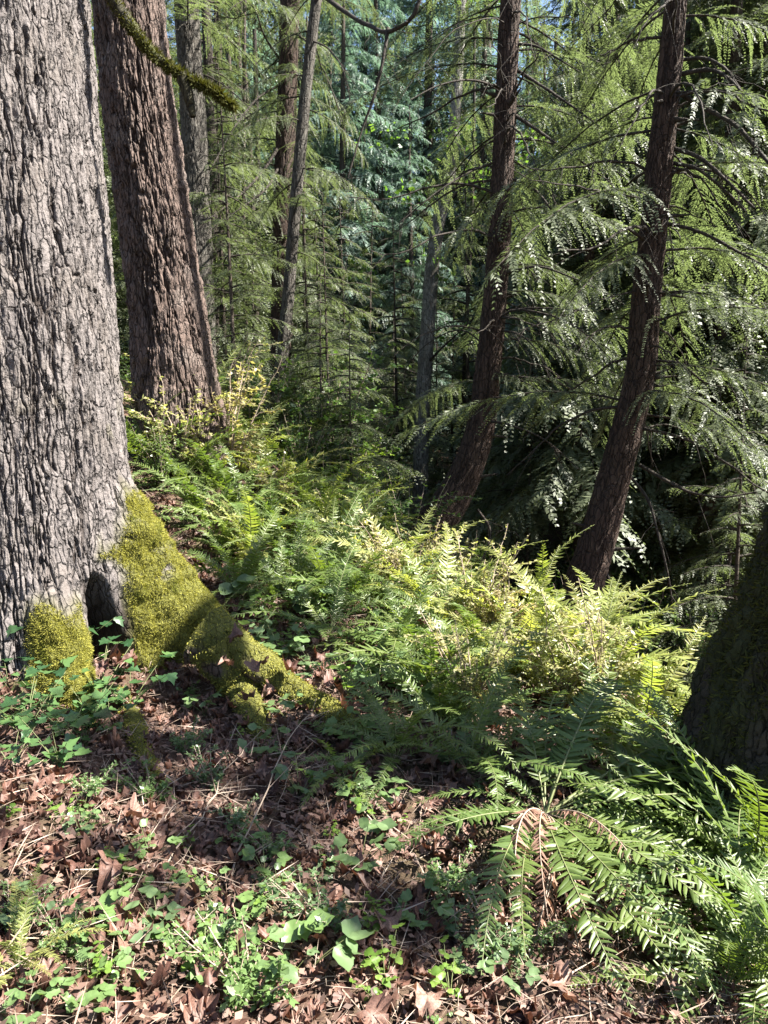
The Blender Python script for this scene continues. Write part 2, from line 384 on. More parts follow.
def moss_tufts(name, pts, nrmv, n, mat, parent, root, ln=(.008, .02), wd=.004, name_obj='moss'):
    i = rng.integers(0, len(pts), n)
    p = pts[i] + rng.normal(0, .004, (n, 3)); d = nrm(nrmv[i] + rng.normal(0, .55, (n, 3)) + np.array([0, 0, -.15]))
    L = rng.uniform(*ln, n)
    q = leaf_quads(p - d * .004, d, rng.normal(0, 1, (n, 3)), L, wd * rng.uniform(.6, 1.6, n))
    mb = MB(); mb.quads(q - root); return obj(name_obj, mb.mesh(name, [mat]), parent)
def surf_normals(v):
    du = np.roll(v, -1, 1) - np.roll(v, 1, 1); dv = np.gradient(v, axis=0)
    return nrm(np.cross(du, dv))
An = surf_normals(Av)
sel = (Amo > .45) & (rng.random(Amo.shape) < Amo)
moss_tufts('buttress_moss', Av[sel], An[sel], 130000, M['moss'], fir, froot, (.006, .022), .0026)

# root that runs from the buttress down to the right along the ground, and smaller ones
def root_obj(pts, rads, parent, proot, n=90, moss=True, seed=0, dens=9000, mat='red_bark'):
    path = spline(pts, n); rr = np.interp(np.linspace(0, 1, n), np.linspace(0, 1, len(rads)), rads)
    T, X, Y = frames(path); a = np.linspace(0, 2 * pi, 40, endpoint=False)
    A = np.broadcast_to(a, (n, 40)); S = np.broadcast_to(np.linspace(0, 4, n)[:, None], (n, 40))
    r2 = rr[:, None] * (1 + .42 * fbm(np.cos(A) * 1.6 + seed, np.sin(A) * 1.6, S * 2.6, 4, seed) * 2)
    v = path[:, None] + r2[..., None] * (np.cos(A)[..., None] * X[:, None] + np.sin(A)[..., None] * Y[:, None])
    N = surf_normals(v); mo = sstep(-.75, -.2, N[..., 2] * .8 + fbm(v[..., 0] * 9, v[..., 1] * 9, v[..., 2] * 9, 3, 9) * 2.6) * (1 if moss else 0)
    o = obj('root', mesh_from('root', v - proot, [grid_faces(n, 40)], [M[mat]], True, {'plate': np.ones_like(mo) * .6, 'moss': mo}), parent)
    if moss:
        s = (mo > .4); moss_tufts('root_moss', v[s], N[s], dens, M['moss'], o, proot)
    return o
def gp(px, py, dz=0.0):
    for Y in np.arange(1.5, 12, .03):
        p = P(px, py, Y)
        if p[2] < gz(p[0], p[1]): break
    return np.array([p[0], p[1], gz(p[0], p[1]) + dz])
root_obj([P(205, 635, 4.0), P(240, 655, 3.92), gp(275, 690, .05), gp(305, 702, .02), gp(338, 722, .015), gp(372, 735, -.06), gp(410, 752, -.16)], [.15, .11, .085, .07, .065, .05, .03], fir, froot, seed=2, dens=10000)
root_obj([P(208, 640, 3.85), gp(236, 695, .06), gp(255, 722, .01), gp(268, 750, -.07), gp(275, 775, -.15)], [.12, .09, .07, .05, .02], fir, froot, seed=5, dens=6000)
root_obj([gp(118, 690, -.04), gp(132, 725, .0), gp(142, 755, .005), gp(160, 790, -.02), gp(178, 815, -.09)], [.05, .055, .045, .04, .02], fir, froot, seed=8, dens=3500)
# broken mossy branch reaching out of it at the top
def limb_mesh(name, pts, rads, mat, root, n=40, nseg=8, wob=.18):
    mb = MB(); mb.tube(spline(pts, n) - root, np.interp(np.linspace(0, 1, n), np.linspace(0, 1, len(rads)), rads), nseg, 0, wob)
    return mb.mesh(name, [mat], True)
bpts = [P(40, -60, 4.25), P(100, -18, 4.3), P(128, 22, 4.3), P(158, 58, 4.3), P(188, 78, 4.3), P(215, 92, 4.3), P(233, 107, 4.3)]
br = obj('branch', limb_mesh('broken_branch', bpts, [.044, .04, .036, .030, .021, .012, .004], M['mossy_limb'], froot, 60), fir)
sp = spline(bpts, 300)
moss_tufts('branch_moss', sp[40:], nrm(rng.normal(0, 1, (260, 3))) , 9000, M['dull_moss'], br, froot, (.03, .06), .007)
obj('stub', limb_mesh('stub', [P(182, 74, 4.3), P(188, 95, 4.3), P(193, 117, 4.3)], [.035, .03, .016], M['mossy_limb'], froot, 14), br)

# ---- generic conifer builders
def bough(r, L, nbl, bl_len, lf, lw, lsp, rise, droop, hang, ang=52):
    s = np.linspace(.14, 1, nbl) * L; s = np.repeat(s, 2) + r.normal(0, .03, nbl * 2); sd_ = np.tile([1., -1.], nbl)
    n = len(s)
    base = np.stack([s, 0 * s, rise * s - droop * s * s / L], -1)
    bl = bl_len * np.clip(1.18 - s / L, .16, 1) ** .7 * r.uniform(.5, 1.25, n)
    an = np.radians(ang + r.normal(0, 12, n))
    dr = np.stack([np.cos(an), sd_ * np.sin(an), rise - 2 * droop * s / L + r.normal(0, .16, n)], -1)
    nt_ = int(bl.max() / lsp) + 1
    t_ = (np.arange(nt_) + .5) * lsp; mk = t_[None] < bl[:, None]
    tt = np.broadcast_to(t_[None], mk.shape)
    hg = hang * r.uniform(.3, 1.25, n)[:, None]
    pos = base[:, None] + dr[:, None] * tt[..., None]; pos[..., 2] -= hg * tt ** 2 / bl[:, None]
    dv = np.broadcast_to(dr[:, None], pos.shape).copy(); dv[..., 2] -= 2 * hg * tt / bl[:, None]; dv = nrm(dv)
    lat0 = nrm(np.cross(dr, np.array([0, 0, 1.]) + r.normal(0, .3, dr.shape)))[:, None]
    taper = np.clip(1.25 - tt / bl[:, None], .35, 1)
    out = []
    for sg in (1, -1):
        pr = nrm(lat0 - dv * (lat0 * dv).sum(-1, keepdims=True)) * sg
        ld = nrm(dv * .8 + pr * .62 + r.normal(0, .12, dv.shape)); N = np.cross(dv, pr) * sg + r.normal(0, .16, dv.shape)
        k = mk & (r.random(mk.shape) < .93)
        out.append(leaf_quads(pos[k], ld[k], N[k], (lf * taper * r.uniform(.6, 1.3, taper.shape))[k], (lw * r.uniform(.7, 1.3, taper.shape))[k]))
    ax = np.stack([np.linspace(0, L, 6)] * 3, -1); ax[:, 1] = 0; ax[:, 2] = rise * ax[:, 0] - droop * ax[:, 0] ** 2 / L
    return np.concatenate(out), ax
def rot_place(q, az, sc, origin, tilt=0):
    c, s = math.cos(az), math.sin(az); ct, st = math.cos(tilt), math.sin(tilt)
    Mx = np.array([[c, -s, 0], [s, c, 0], [0, 0, 1]]) @ np.array([[ct, 0, -st], [0, 1, 0], [st, 0, ct]])
    return (q * sc) @ Mx.T + origin

def conifer_variant(seed, H, z0, nb, L0, Ltop, kw, mat, tr, bark_m, lean=0.0, nu=20):
    r = np.random.default_rng(seed)
    lib = [bough(r, 1.0 * L0, **kw) for _ in range(5)]
    cr = MB(); tk = MB()
    zz = np.linspace(0, H, 40); ph = r.uniform(0, 6, 2)
    tp = np.stack([.12 * np.sin(zz * .3 + ph[0]) + lean * zz, .12 * np.sin(zz * .27 + ph[1]), zz], -1); tp -= tp[0]; tp[0, 2] = -1.2
    tk.tube(tp, tr * np.interp(zz / H, [0, .03, 1], [1.5, 1.0, .12]), 14, 0, .12)
    for i in range(nb):
        z = z0 + (H - z0) * (i + r.random()) / nb; f = (z - z0) / (H - z0)
        sc = (1 - f) * 1.0 + f * Ltop; sc *= r.uniform(.45, 1.3)
        az = i * 2.399 + r.normal(0, .4)
        q, ax = lib[r.integers(5)]; o = np.array([np.interp(z, zz, tp[:, 0]), np.interp(z, zz, tp[:, 1]), z])
        ti = r.normal(0, .12)
        cr.quads(rot_place(q, az, sc, o, ti)); tk.tube(rot_place(ax, az, sc, o, ti), np.linspace(.011, .003, 6) * (1 + tr), 4, 1)
    for i in range(int(z0 * 5)):        # dead bare limbs below the crown
        z = r.uniform(.6, z0 + 1); az = r.uniform(0, 6.28); L = r.uniform(.4, 1.6)
        o = np.array([np.interp(z, zz, tp[:, 0]), np.interp(z, zz, tp[:, 1]), z])
        ax = np.stack([np.linspace(0, L, 5), r.normal(0, .05, 5), -.2 * np.linspace(0, L, 5) + r.normal(0, .03, 5)], -1)
        tk.tube(rot_place(ax, az, 1, o), np.linspace(.011, .003, 5), 4, 1)
    return tk.mesh('trunk_%d' % seed, [bark_m, M['thin_limb']], True), cr.mesh('crown_%d' % seed, [mat])

CED = dict(nbl=22, bl_len=.95, lf=.135, lw=.048, lsp=.045, rise=.15, droop=.42, hang=.7)
HEM = dict(nbl=22, bl_len=.80, lf=.11, lw=.036, lsp=.045, rise=.10, droop=.33, hang=.55)
FAR = dict(nbl=15, bl_len=.95, lf=.19, lw=.075, lsp=.10, rise=.1, droop=.42, hang=.85)
VAR = {
 'cedar0': conifer_variant(101, 13, .4, 151, 2.7, .25, CED, M['cedar'], .17, M['limb']),
 'cedar1': conifer_variant(102, 15, 3.0, 158, 2.9, .25, CED, M['cedar'], .20, M['limb']),
 'hem0': conifer_variant(103, 14, 2.0, 165, 2.3, .2, HEM, M['hemlock'], .15, M['limb']),
 'hem1': conifer_variant(104, 12, .5, 151, 2.0, .2, HEM, M['hemlock'], .12, M['limb']),
 'blue0': conifer_variant(105, 16, .4, 158, 3.0, .25, CED, M['cedar_blue'], .2, M['limb']),
 'far0': conifer_variant(106, 21, .4, 165, 3.3, .2, FAR, M['cedar_blue'], .22, M['limb']),
 'far1': conifer_variant(107, 20, .6, 158, 3.0, .2, FAR, M['cedar'], .2, M['limb']),
 'sap0': conifer_variant(108, 4.2, .2, 60, 1.1, .15, dict(HEM, lf=.05, lw=.014, lsp=.03, bl_len=.42), M['hemlock'], .03, M['limb']),
 'sap1': conifer_variant(109, 3.0, .15, 50, .9, .15, dict(CED, lf=.05, lw=.016, lsp=.03, bl_len=.42), M['cedar'], .025, M['limb']),
}
PROTO = {}
def plant_tree(kind, x, y, rz, sc, name, label, cat, group, dz=0):
    tk, cr = VAR[kind]
    t_ = thing(name, label, cat, (x, y, gz(x, y) - .05 + dz), rz, group)
    t_.scale = (sc,) * 3
    for nm, me_ in (('trunk', tk), ('crown', cr)):
        if (kind, nm) in PROTO:
            o = PROTO[(kind, nm)].copy(); COL.objects.link(o); o.parent = t_
        else:
            o = PROTO[(kind, nm)] = obj(nm, me_, t_)
    return t_

def zone(px):
    if px < 215: return 'beside the big firs'
    if px < 285: return 'left of the thin curved trunk'
    if px < 415: return 'right of the thin curved trunk'
    if px < 500: return 'by the pale middle trunk'
    if px < 650: return 'between the two leaning cedars'
    return 'right of the red cedar'

# ---- trunks of the middle distance, with visible bark
def solo_trunk(nm, label, cat, pxs, Y, radii, bark_m, cw, ch, depth, seed, nu=160, nv=360, top=6, group=None, moss_fn=None):
    pts = [P(a, b, Y if np.isscalar(Y) else Y[i]) for i, (a, b) in enumerate(pxs)]
    lo, up = pts[-1], pts[0]
    dlo = nrm(pts[-1] - pts[-2]); dup_ = nrm(pts[0] - pts[1])
    g = gz(lo[0], lo[1])
    if lo[2] > g - .15: pts.append(lo + dlo * (lo[2] - g + .3) / max(.3, -dlo[2])); radii = list(radii) + [radii[-1] * 1.12]
    pts.insert(0, up + dup_ * top); radii = [radii[0] * .75] + list(radii)
    pts = pts[::-1]; radii = list(radii)[::-1]
    p0 = np.asarray(pts[0]); root = np.array([p0[0], p0[1], gz(p0[0], p0[1])])
    t_ = thing(nm, label, cat, tuple(root), 0, group)
    d = np.r_[0, np.cumsum(np.linalg.norm(np.diff(np.array(pts), axis=0), axis=1))]
    path = spline(pts, nv); rr = np.interp(np.linspace(0, d[-1], nv), d, radii)
    me_, v, _ = trunk_mesh('trunk', path, rr, nu, nv, cw, ch, depth, bark_m, seed, True, moss_fn, None, root, vz=True)
    to = obj('trunk', me_, t_)
    if moss_fn:
        N_ = surf_normals(v); k_ = (_ > .4); moss_tufts('trunk_moss', v[k_], N_[k_], 30000, M['dull_moss'], to, root, (.015, .05), .006)
    return t_, root, path, rr
tB, rB, pB, _ = solo_trunk('fir_tree', 'thick red-brown fir trunk leaning left behind the massive grey fir', 'tree',
    [(128, 0), (138, 100), (153, 200), (166, 300), (176, 384), (180, 430)], 8.0, [.33, .34, .35, .36, .42, .50], M['red_bark'], .075, .9, .04, 15, 440, 760)
tC, rC, pC, _ = solo_trunk('fir_tree', 'straight grey trunk just behind the thick red-brown fir', 'tree',
    [(186, 0), (195, 150), (201, 300), (205, 420)], 12.5, [.18, .19, .2, .22], M['grey_bark'], .07, .3, .02, 25, 90, 360)
tD, rD, pD, _ = solo_trunk('fir_tree', 'slim dark upright trunk touching the thin curved pale trunk', 'tree',
    [(290, 0), (287, 100), (283, 200), (281, 300), (280, 430)], 13.5, [.155, .155, .16, .165, .18], M['cedar_bark'], .06, .25, .015, 35, 80, 360)
tE, rE, pE, _ = solo_trunk('young_tree', 'thin pale curved trunk crossing the slim dark trunk', 'tree',
    [(317, -4), (305, 100), (296, 200), (288, 300), (279, 384), (274, 440)], 11, [.07, .075, .08, .085, .09, .1], M['grey_bark'], .05, .4, .006, 45, 60, 300)
tF, rF, pF, _ = solo_trunk('alder_tree', 'pale grey lichen-spotted trunk in the middle of the ravine', 'tree',
    [(462, 0), (456, 100), (450, 170), (441, 210), (433, 260), (428, 325), (424, 380), (420, 500)], 15, [.08, .10, .115, .12, .13, .135, .14, .15], M['pale_bark'], .09, .4, .006, 55, 70, 300, top=2)
tG, rG, pG, rrG = solo_trunk('cedar_tree', 'dark cedar trunk curving out to the left at its base', 'tree',
    [(511, -10), (507, 75), (504, 150), (500, 225), (495, 300), (488, 370), (481, 425), (462, 480), (432, 527), (400, 560)], 9.0, [.106, .11, .118, .124, .134, .148, .162, .19, .23, .27], M['cedar_bark'], .045, .6, .014, 65, 150, 420)
tH, rH, pH, rrH = solo_trunk('cedar_tree', 'red-brown cedar trunk leaning right above the sunlit ferns', 'tree',
    [(676, -5), (669, 75), (661, 150), (654, 225), (646, 300), (640, 375), (628, 425), (612, 485), (595, 550), (578, 605), (566, 650)], 7.4, [.09, .098, .111, .12, .128, .136, .146, .157, .178, .2, .23], M['cedar_bark'], .045, .6, .014, 75, 170, 420)

# dark mossy maple trunk at the right edge
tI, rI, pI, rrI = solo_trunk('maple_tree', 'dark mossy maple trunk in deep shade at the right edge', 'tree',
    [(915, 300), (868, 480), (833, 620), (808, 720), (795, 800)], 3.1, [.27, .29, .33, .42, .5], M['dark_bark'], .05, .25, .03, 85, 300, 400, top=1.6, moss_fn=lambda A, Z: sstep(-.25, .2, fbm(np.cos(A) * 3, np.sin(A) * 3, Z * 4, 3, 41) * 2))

# ---- foliage and limbs of the two near cedars, the pale trunk and the slim trunks
NEAR = dict(nbl=28, bl_len=.60, lf=.054, lw=.0125, lsp=.0175, rise=.12, droop=.46, hang=.7)
nr = np.random.default_rng(55)
LIB = [bough(nr, 1.9, **NEAR) for _ in range(8)]
def near_crown(tr_, root, path, z0, z1, n, scl, seed, mat, limbs=True, avoid=None, cname='foliage', bare=0):
    r = np.random.default_rng(seed); cr = MB(); k = 0
    for i in range(n):
        z = z0 + (z1 - z0) * (i + r.random()) / n
        o = np.array([np.interp(z, path[:, 2], path[:, 0]), np.interp(z, path[:, 2], path[:, 1]), z])
        az = i * 2.399 + r.normal(0, .5)
        if avoid is not None and abs((az - avoid[0] + pi) % (2 * pi) - pi) < avoid[1]: continue
        q, ax = LIB[r.integers(8)]; sc = scl * r.uniform(.6, 1.2); ti = r.normal(0, .14)
        tip = o + 1.3 * sc * np.array([cos(az), sin(az), 0]); hit = tip - np.array(sd) * ((tip[2] - .2) / sd[2])
        dd = (hit[0] - .52) * .79 + (hit[1] - 6) * .61
        qx = [proj(o + f_ * sc * np.array([cos(az), sin(az), -.15])) for f_ in (1.0, 1.9)]
        if tr_ is tG and any(398 < a_ < 458 and 190 < b_ < 500 for a_, b_ in qx) and r.random() < .85: continue      # gap in front of the pale trunk
        tB_ = (tip[0] + 2.1) / sd[0]; hB = tip - np.array(sd) * tB_
        if tB_ > 0 and abs(hB[1] - 8) < .9 and .8 < hB[2] < 6.5 and r.random() < .75: continue
        if -2.2 < dd < .7 and hit[1] < 9 and z > 1.2 and r.random() < .5: continue      # the crown is thin where the sun comes through
        cr.quads(rot_place(q, az, sc, o - root, ti))
        if limbs:
            mb = MB(); mb.tube(rot_place(ax, az, sc, o - root, ti), np.linspace(.012, .003, 6), 6, 0, .2)
            obj('branch', mb.mesh('branch', [M['thin_limb']], True), tr_)
    for i in range(bare):
        z = r.uniform(z0 - .3, min(z1, z0 + 5.2)); o = np.array([np.interp(z, path[:, 2], path[:, 0]), np.interp(z, path[:, 2], path[:, 1]), z])
        az = r.uniform(0, 6.28); L = r.uniform(.5, 1.9); s_ = np.linspace(0, 1, 14); up = r.uniform(.05, .5)
        ax = np.stack([L * s_, L * .12 * r.normal() * s_ ** 2, L * (up * s_ - r.uniform(.5, 1.1) * s_ ** 2 + r.uniform(0, .45) * s_ ** 4)], -1) + np.cumsum(r.normal(0, .012, (14, 3)), 0)
        mb = MB(); mb.tube(rot_place(ax, az, 1, o - root), np.linspace(.011, .0025, 14) * r.uniform(.7, 1.7), 6, 0, .3)
        for j in range(r.integers(2, 7)):
            i0 = r.integers(3, 13); d = nrm(np.array([r.uniform(.2, 1), r.choice([-1, 1]) * r.uniform(.3, 1), r.normal(-.5, .4)])); l_ = r.uniform(.12, .55); q_ = np.linspace(0, 1, 6)[:, None]
            tw = ax[i0] + d * l_ * q_ + np.array([0, 0, -.25]) * l_ * q_ ** 2; mb.tube(rot_place(tw, az, 1, o - root), np.linspace(.004, .0012, 6), 4)
        obj('branch', mb.mesh('branch', [M['thin_limb']], True), tr_)
    obj(cname, cr.mesh(cname, [mat]), tr_)
near_crown(tG, rG, pG, 1.7, 7.8, 56, .88, 201, M['cedar'], True, (-pi / 2, .55), bare=32)
near_crown(tH, rH, pH, 1.5, 6.4, 58, 1.05, 202, M['cedar'], True, (-pi / 2 - .2, .45), bare=32)
near_crown(tD, rD, pD, 4.2, 9, 26, .8, 203, M['hemlock'], bare=24)
near_crown(tC, rC, pC, 4.0, 9, 24, .9, 204, M['hemlock'], bare=14)
near_crown(tE, rE, pE, 3.5, 9, 22, .6, 205, M['hemlock'])
near_crown(tB, rB, pB, 7, 13, 24, 1.3, 206, M['hemlock'], False)

def limbs(tr_, root, Y, lst, mat='thin_limb'):
    for pxs, r0, r1 in lst:
        y0 = Y; pts = []
        for i, q in enumerate(pxs): pts.append(P(q[0], q[1], Y + (q[2] if len(q) > 2 else 0)))
        pa = spline(pts, 28); mb = MB(); mb.tube(pa - root, np.interp(np.linspace(0, 1, 28), [0, .5, 1], [r0, (r0 + r1) / 2, r1]) * .85, 7, 0, .3)
        Ln = np.linalg.norm(pa[-1] - pa[0])
        for j in range(int(4 + Ln * 5)):
            i0 = rng.integers(5, 28); d = nrm(rng.normal(0, 1, 3) + nrm(pa[-1] - pa[0]) * .8 + np.array([0, 0, -.5])); l_ = rng.uniform(.1, .45); q_ = np.linspace(0, 1, 6)[:, None]
            mb.tube(pa[i0] - root + d * l_ * q_ + np.array([0, 0, -.2]) * l_ * q_ ** 2 + rng.normal(0, .006, (6, 3)), np.linspace(.0045, .0012, 6), 4)
        obj('branch', mb.mesh('branch', [M[mat]], True), tr_)
limbs(tH, rH, 7.4, [
    ([(680, 60), (700, 58, -.1), (722, 66, -.3), (740, 88, -.5)], .022, .008),
    ([(680, 74), (705, 70, -.1), (728, 78, -.4), (742, 92, -.6)], .026, .012),
    ([(678, 92), (705, 108, -.3), (735, 125, -.6), (768, 162, -.9), (800, 200, -1.1)], .026, .014),
    ([(672, 148), (700, 158, -.3), (726, 180, -.5), (754, 208, -.7)], .026, .012),
    ([(671, 163), (695, 168, -.2), (722, 188, -.3), (745, 210, -.4)], .022, .01),
    ([(660, 222), (700, 232, -.2), (735, 250, -.4), (768, 268, -.5)], .022, .01),
    ([(640, 465), (662, 478, -.2), (690, 492, -.4), (725, 497, -.6), (756, 492, -.7)], .022, .008),
    ([(630, 476), (648, 500, -.2), (657, 530, -.3), (668, 575, -.4), (672, 600, -.4)], .02, .008),
    ([(648, 360), (680, 364, -.2), (708, 384, -.3), (740, 388, -.4)], .018, .006),
    ([(645, 390), (668, 392, -.2), (700, 398, -.3)], .016, .006),
    ([(636, 430), (670, 425, .3), (700, 440, .5)], .012, .004),
    ([(600, 560), (618, 600, -.2), (632, 640, -.3), (650, 690, -.4)], .022, .01),
    ([(640, 290), (600, 300, -.3), (560, 318, -.6), (520, 330, -.8)], .012, .004),
])
limbs(tG, rG, 9.0, [
    ([(514, 44), (535, 46, -.2), (560, 60, -.4), (580, 72, -.5)], .02, .006),
    ([(516, 70), (545, 88, -.3), (580, 112, -.6), (614, 138, -.8)], .024, .008),
    ([(514, 115), (540, 132, -.3), (572, 155, -.6), (610, 182, -.8)], .026, .008),
    ([(508, 178), (530, 186, -.2), (548, 205, -.4), (562, 228, -.5)], .022, .008),
    ([(512, 160), (530, 172, .2), (552, 195, .3), (558, 225, .3)], .015, .006),
    ([(497, 310), (540, 308, -.4), (600, 312, -.8)], .015, .005),
    ([(495, 330), (522, 336, -.4), (540, 356, -.6), (550, 380, -.6)], .015, .005),
    ([(490, 350), (460, 330, .2), (430, 342, .3), (400, 375, .4)], .013, .004),
    ([(482, 420), (510, 425, -.4), (545, 440, -.7), (580, 470, -.8)], .018, .005),
    ([(478, 510), (490, 530, -.2), (487, 548, -.3), (482, 560, -.3)], .02, .01),
    ([(500, 160), (470, 172, -.2), (440, 190, -.4), (400, 222, -.6)], .016, .005),
    ([(505, 90), (470, 80, -.3), (440, 85, -.5), (410, 100, -.7)], .018, .006),
])
for tr_, root, path, rr_ in ((tG, rG, pG, rrG), (tH, rH, pH, rrH)):
    for k in range(16):
        z = rng.uniform(root[2] + .6, root[2] + 5.5); i0 = int(np.argmin(abs(path[:, 2] - z))); az = rng.uniform(-pi, .2); L = rng.uniform(.06, .25)
        d = np.array([cos(az), sin(az), rng.uniform(-.3, .4)]); a_ = path[i0] + d * rr_[i0] * .7; q_ = np.linspace(0, 1, 6)[:, None]
        obj('branch', limb_mesh('stub', list(a_ + d * (rr_[i0] * .3 + L) * q_), [.03, .014, .007], M['thin_limb'], root, 8, 7, .35), tr_)
limbs(tE, rE, 11, [
    ([(318, -8), (340, 8, -.8), (366, 24, -1.6), (398, 28, -2.4), (412, 18, -2.6), (424, -12, -2.6)], .036, .024),
    ([(388, 28, -2.2), (384, 55, -2.3), (376, 90, -2.3), (362, 130, -2.3), (348, 178, -2.4)], .025, .008),
    ([(310, 40), (330, 50, -.3), (345, 75, -.5), (350, 100, -.5)], .015, .004),
])
limbs(tD, rD, 13.5, [
    ([(280, 145), (262, 172, -.8), (240, 195, -1.6), (205, 222, -2.4)], .035, .010),
    ([(280, 165), (265, 190, -.8), (238, 210, -1.6), (208, 232, -2.2)], .028, .008),
    ([(279, 85), (258, 98, -.6), (236, 125, -1.2), (205, 180, -2.0)], .025, .006),
    ([(280, 60), (262, 30, -.6), (255, 5, -.9)], .025, .01),
    ([(284, 30), (305, 40, -.5), (330, 85, -.9), (348, 140, -1)], .022, .006),
])
limbs(tF, rF, 15, [
    ([(438, 215), (455, 195), (470, 180), (490, 150)], .05, .02),
    ([(425, 365), (445, 345, -.4), (470, 322, -.8), (485, 305, -1)], .03, .01),
    ([(425, 400), (400, 415, -.4), (360, 420, -.8)], .025, .01),
])

# ------------------------------------------------------------------ broad-leaved crowns
def leafball(r, n, rad, lf, squash=.6):
    c = nrm(r.normal(0, 1, (n, 3))) * (r.random((n, 1)) ** .45) * rad; c[:, 2] *= squash
    d = nrm(r.normal(0, 1, (n, 3)) + np.array([0, 0, -.5])); N = r.normal(0, .5, (n, 3)) + np.array([0, 0, 1.])
    L = lf * r.uniform(.6, 1.3, n)
    return leaf_quads(c, d, N, L, L * .75)
# unseen crown added to the dark maple, clumps on sun rays shade the bank
def maple_shade_crown():
    r = np.random.default_rng(31); mb = MB(); top = pI[-1]; sdn = np.array(sd); cl = []
    clear = [np.array(q_) for q_ in ((-1.25, 4.1, .95), (-1.1, 4.0, .6), (-.85, 3.95, .35), (-.55, 3.85, .25), (-.3, 3.7, .12), (-.7, 3.75, .3), (.75, 2.9, .1), (1.1, 2.5, 0), (.55, 2.45, 0), (1.2, 2.9, .1), (.95, 2.2, 0), (-1.55, 3.75, .35), (-1.9, 3.7, 2.2), (-1.75, 3.8, 1.4), (-2.0, 3.7, 3.2))]
    def shade(n, x0, x1, y0, y1, z, t0, t1, rad, nl):
        for k in range(n):
            p = np.array([r.uniform(x0, x1), r.uniform(y0, y1), z if np.isscalar(z) else r.uniform(*z)])
            c = p + sdn * r.uniform(t0, t1)
            if any(np.linalg.norm(np.cross(c - q_, sdn)) < .42 for q_ in clear): continue
            cl.append(c); mb.quads(leafball(r, nl, rad * r.uniform(.6, 1.3), .15) + c - rI)
    shade(28, -1.7, .5, 2.4, 3.6, 0, 9, 12, .2, 26)      # leaf litter in the middle
    shade(9, -.2, .7, 2.1, 2.9, 0, 8, 11, .2, 26)      # under the big fern
    shade(5, -2.0, -.2, 1.6, 2.3, 0, 9, 12, .13, 12)
    shade(9, -1.7, -1.4, 3.2, 4.4, (.9, 4.2), 9, 12, .17, 14)   # the big fir
    shade(4, -1.8, -1.5, 3.7, 3.9, (.3, .8), 9, 12, .12, 20)     # its hollow
    shade(12, -1.2, -.2, 4.2, 5.8, .4, 9, 12, .26, 36)     # hollow behind the buttress
    shade(8, 1.2, 2.8, 2.4, 3.4, (.2, 1.8), 7, 10, .4, 60)
    cl = np.array(cl)
    for k in range(9):
        j = r.integers(len(cl)); near = cl[np.argsort(np.linalg.norm(cl - cl[j], axis=1))[:6]].mean(0)
        obj('branch', limb_mesh('branch', [top, top * .5 + near * .5 + np.array([0, 0, .6]), near], [.12, .06, .015], M['dark_bark'], rI, 30, 8), tI)
    obj('crown', mb.mesh('maple_shade_crown', [M['maple_leaf']]), tI)  # leaf clumps added out of view to cast the dapples
maple_shade_crown()
r_ = np.random.default_rng(32); mb = MB()
for k in range(13):
    z = r_.uniform(3.2, 9); b_ = np.array([np.interp(z, pF[:, 2], pF[:, 0]), 15, z])
    mb.quads(leafball(r_, 60, .55, .10) + b_ + r_.normal(0, .8, 3) - rF)
obj('crown', mb.mesh('alder_crown', [M['maple_leaf']]), tF)

# ------------------------------------------------------------------ background forest
placed = [(rG[0], rG[1]), (rH[0], rH[1]), (-2.16, 4.3), (rB[0], rB[1]), (rC[0], rC[1]), (rD[0], rD[1]), (rE[0], rE[1]), (rF[0], rF[1])]
fr = np.random.default_rng(91)
def free(x, y, d): return all((x - a) ** 2 + (y - b) ** 2 > d * d for a, b in placed)
def forest(n, y0, y1, kinds, dmin, sc0, sc1, nm, lab, grp, xr=(.62, .62), skip=None):
    k = 0; tries = 0
    while k < n and tries < 4000:
        tries += 1
        y = math.sqrt(fr.uniform(y0 ** 2, y1 ** 2)); x = fr.uniform(-xr[0] * y - 1, xr[1] * y + 1)
        if not free(x, y, dmin): continue
        px, py = proj((x, y, 1.6))
        if skip and skip(x, y, px): continue
        kd = kinds[fr.integers(len(kinds))] if not callable(kinds) else kinds(x, y, px)
        plant_tree(kd, x, y, fr.uniform(0, 6.28), fr.uniform(sc0, sc1), nm, lab + ' ' + zone(px), 'tree', grp + ' ' + zone(px))
        placed.append((x, y)); k += 1
def kmid(x, y, px):
    if 330 < px < 440: return ['blue0', 'blue0', 'cedar1'][fr.integers(3)]
    if px < 330: return ['hem0', 'hem1', 'hem0', 'cedar1'][fr.integers(4)]
    return ['cedar1', 'cedar1', 'hem0', 'cedar0'][fr.integers(4)]
def skip_near(x, y, px): return (300 < px < 520 and y < 25) or (px < 215 and y < 15) or (px > 600 and y < 12)
forest(28, 12, 26, kmid, 1.9, .75, 1.15, 'conifer_tree', 'green conifer on the near side of the ravine', 'near conifers', (.55, .56), skip_near)
forest(52, 26, 48, lambda x, y, px: ['far0', 'far1', 'blue0', 'far1'][fr.integers(4)] if 300 < px < 460 else ['far1', 'hem0', 'cedar1', 'far0'][fr.integers(4)], 2.2, .8, 1.2, 'conifer_tree', 'distant conifer on the far slope', 'distant conifers', skip=lambda x, y, px: 430 < px < 600 and y < 34)
forest(40, 48, 75, ['far0', 'far1', 'far1'], 3, .9, 1.3, 'conifer_tree', 'farthest conifer at the top of the slope', 'farthest conifers')
forest(60, 14, 36, ['sap0', 'sap1'], 1.0, 1.3, 2.6, 'conifer_sapling', 'bushy young conifer on the far slope', 'far saplings', (.5, .6), lambda x, y, px: y < 22 and (255 < px < 310 or 400 < px < 440 or px > 480))
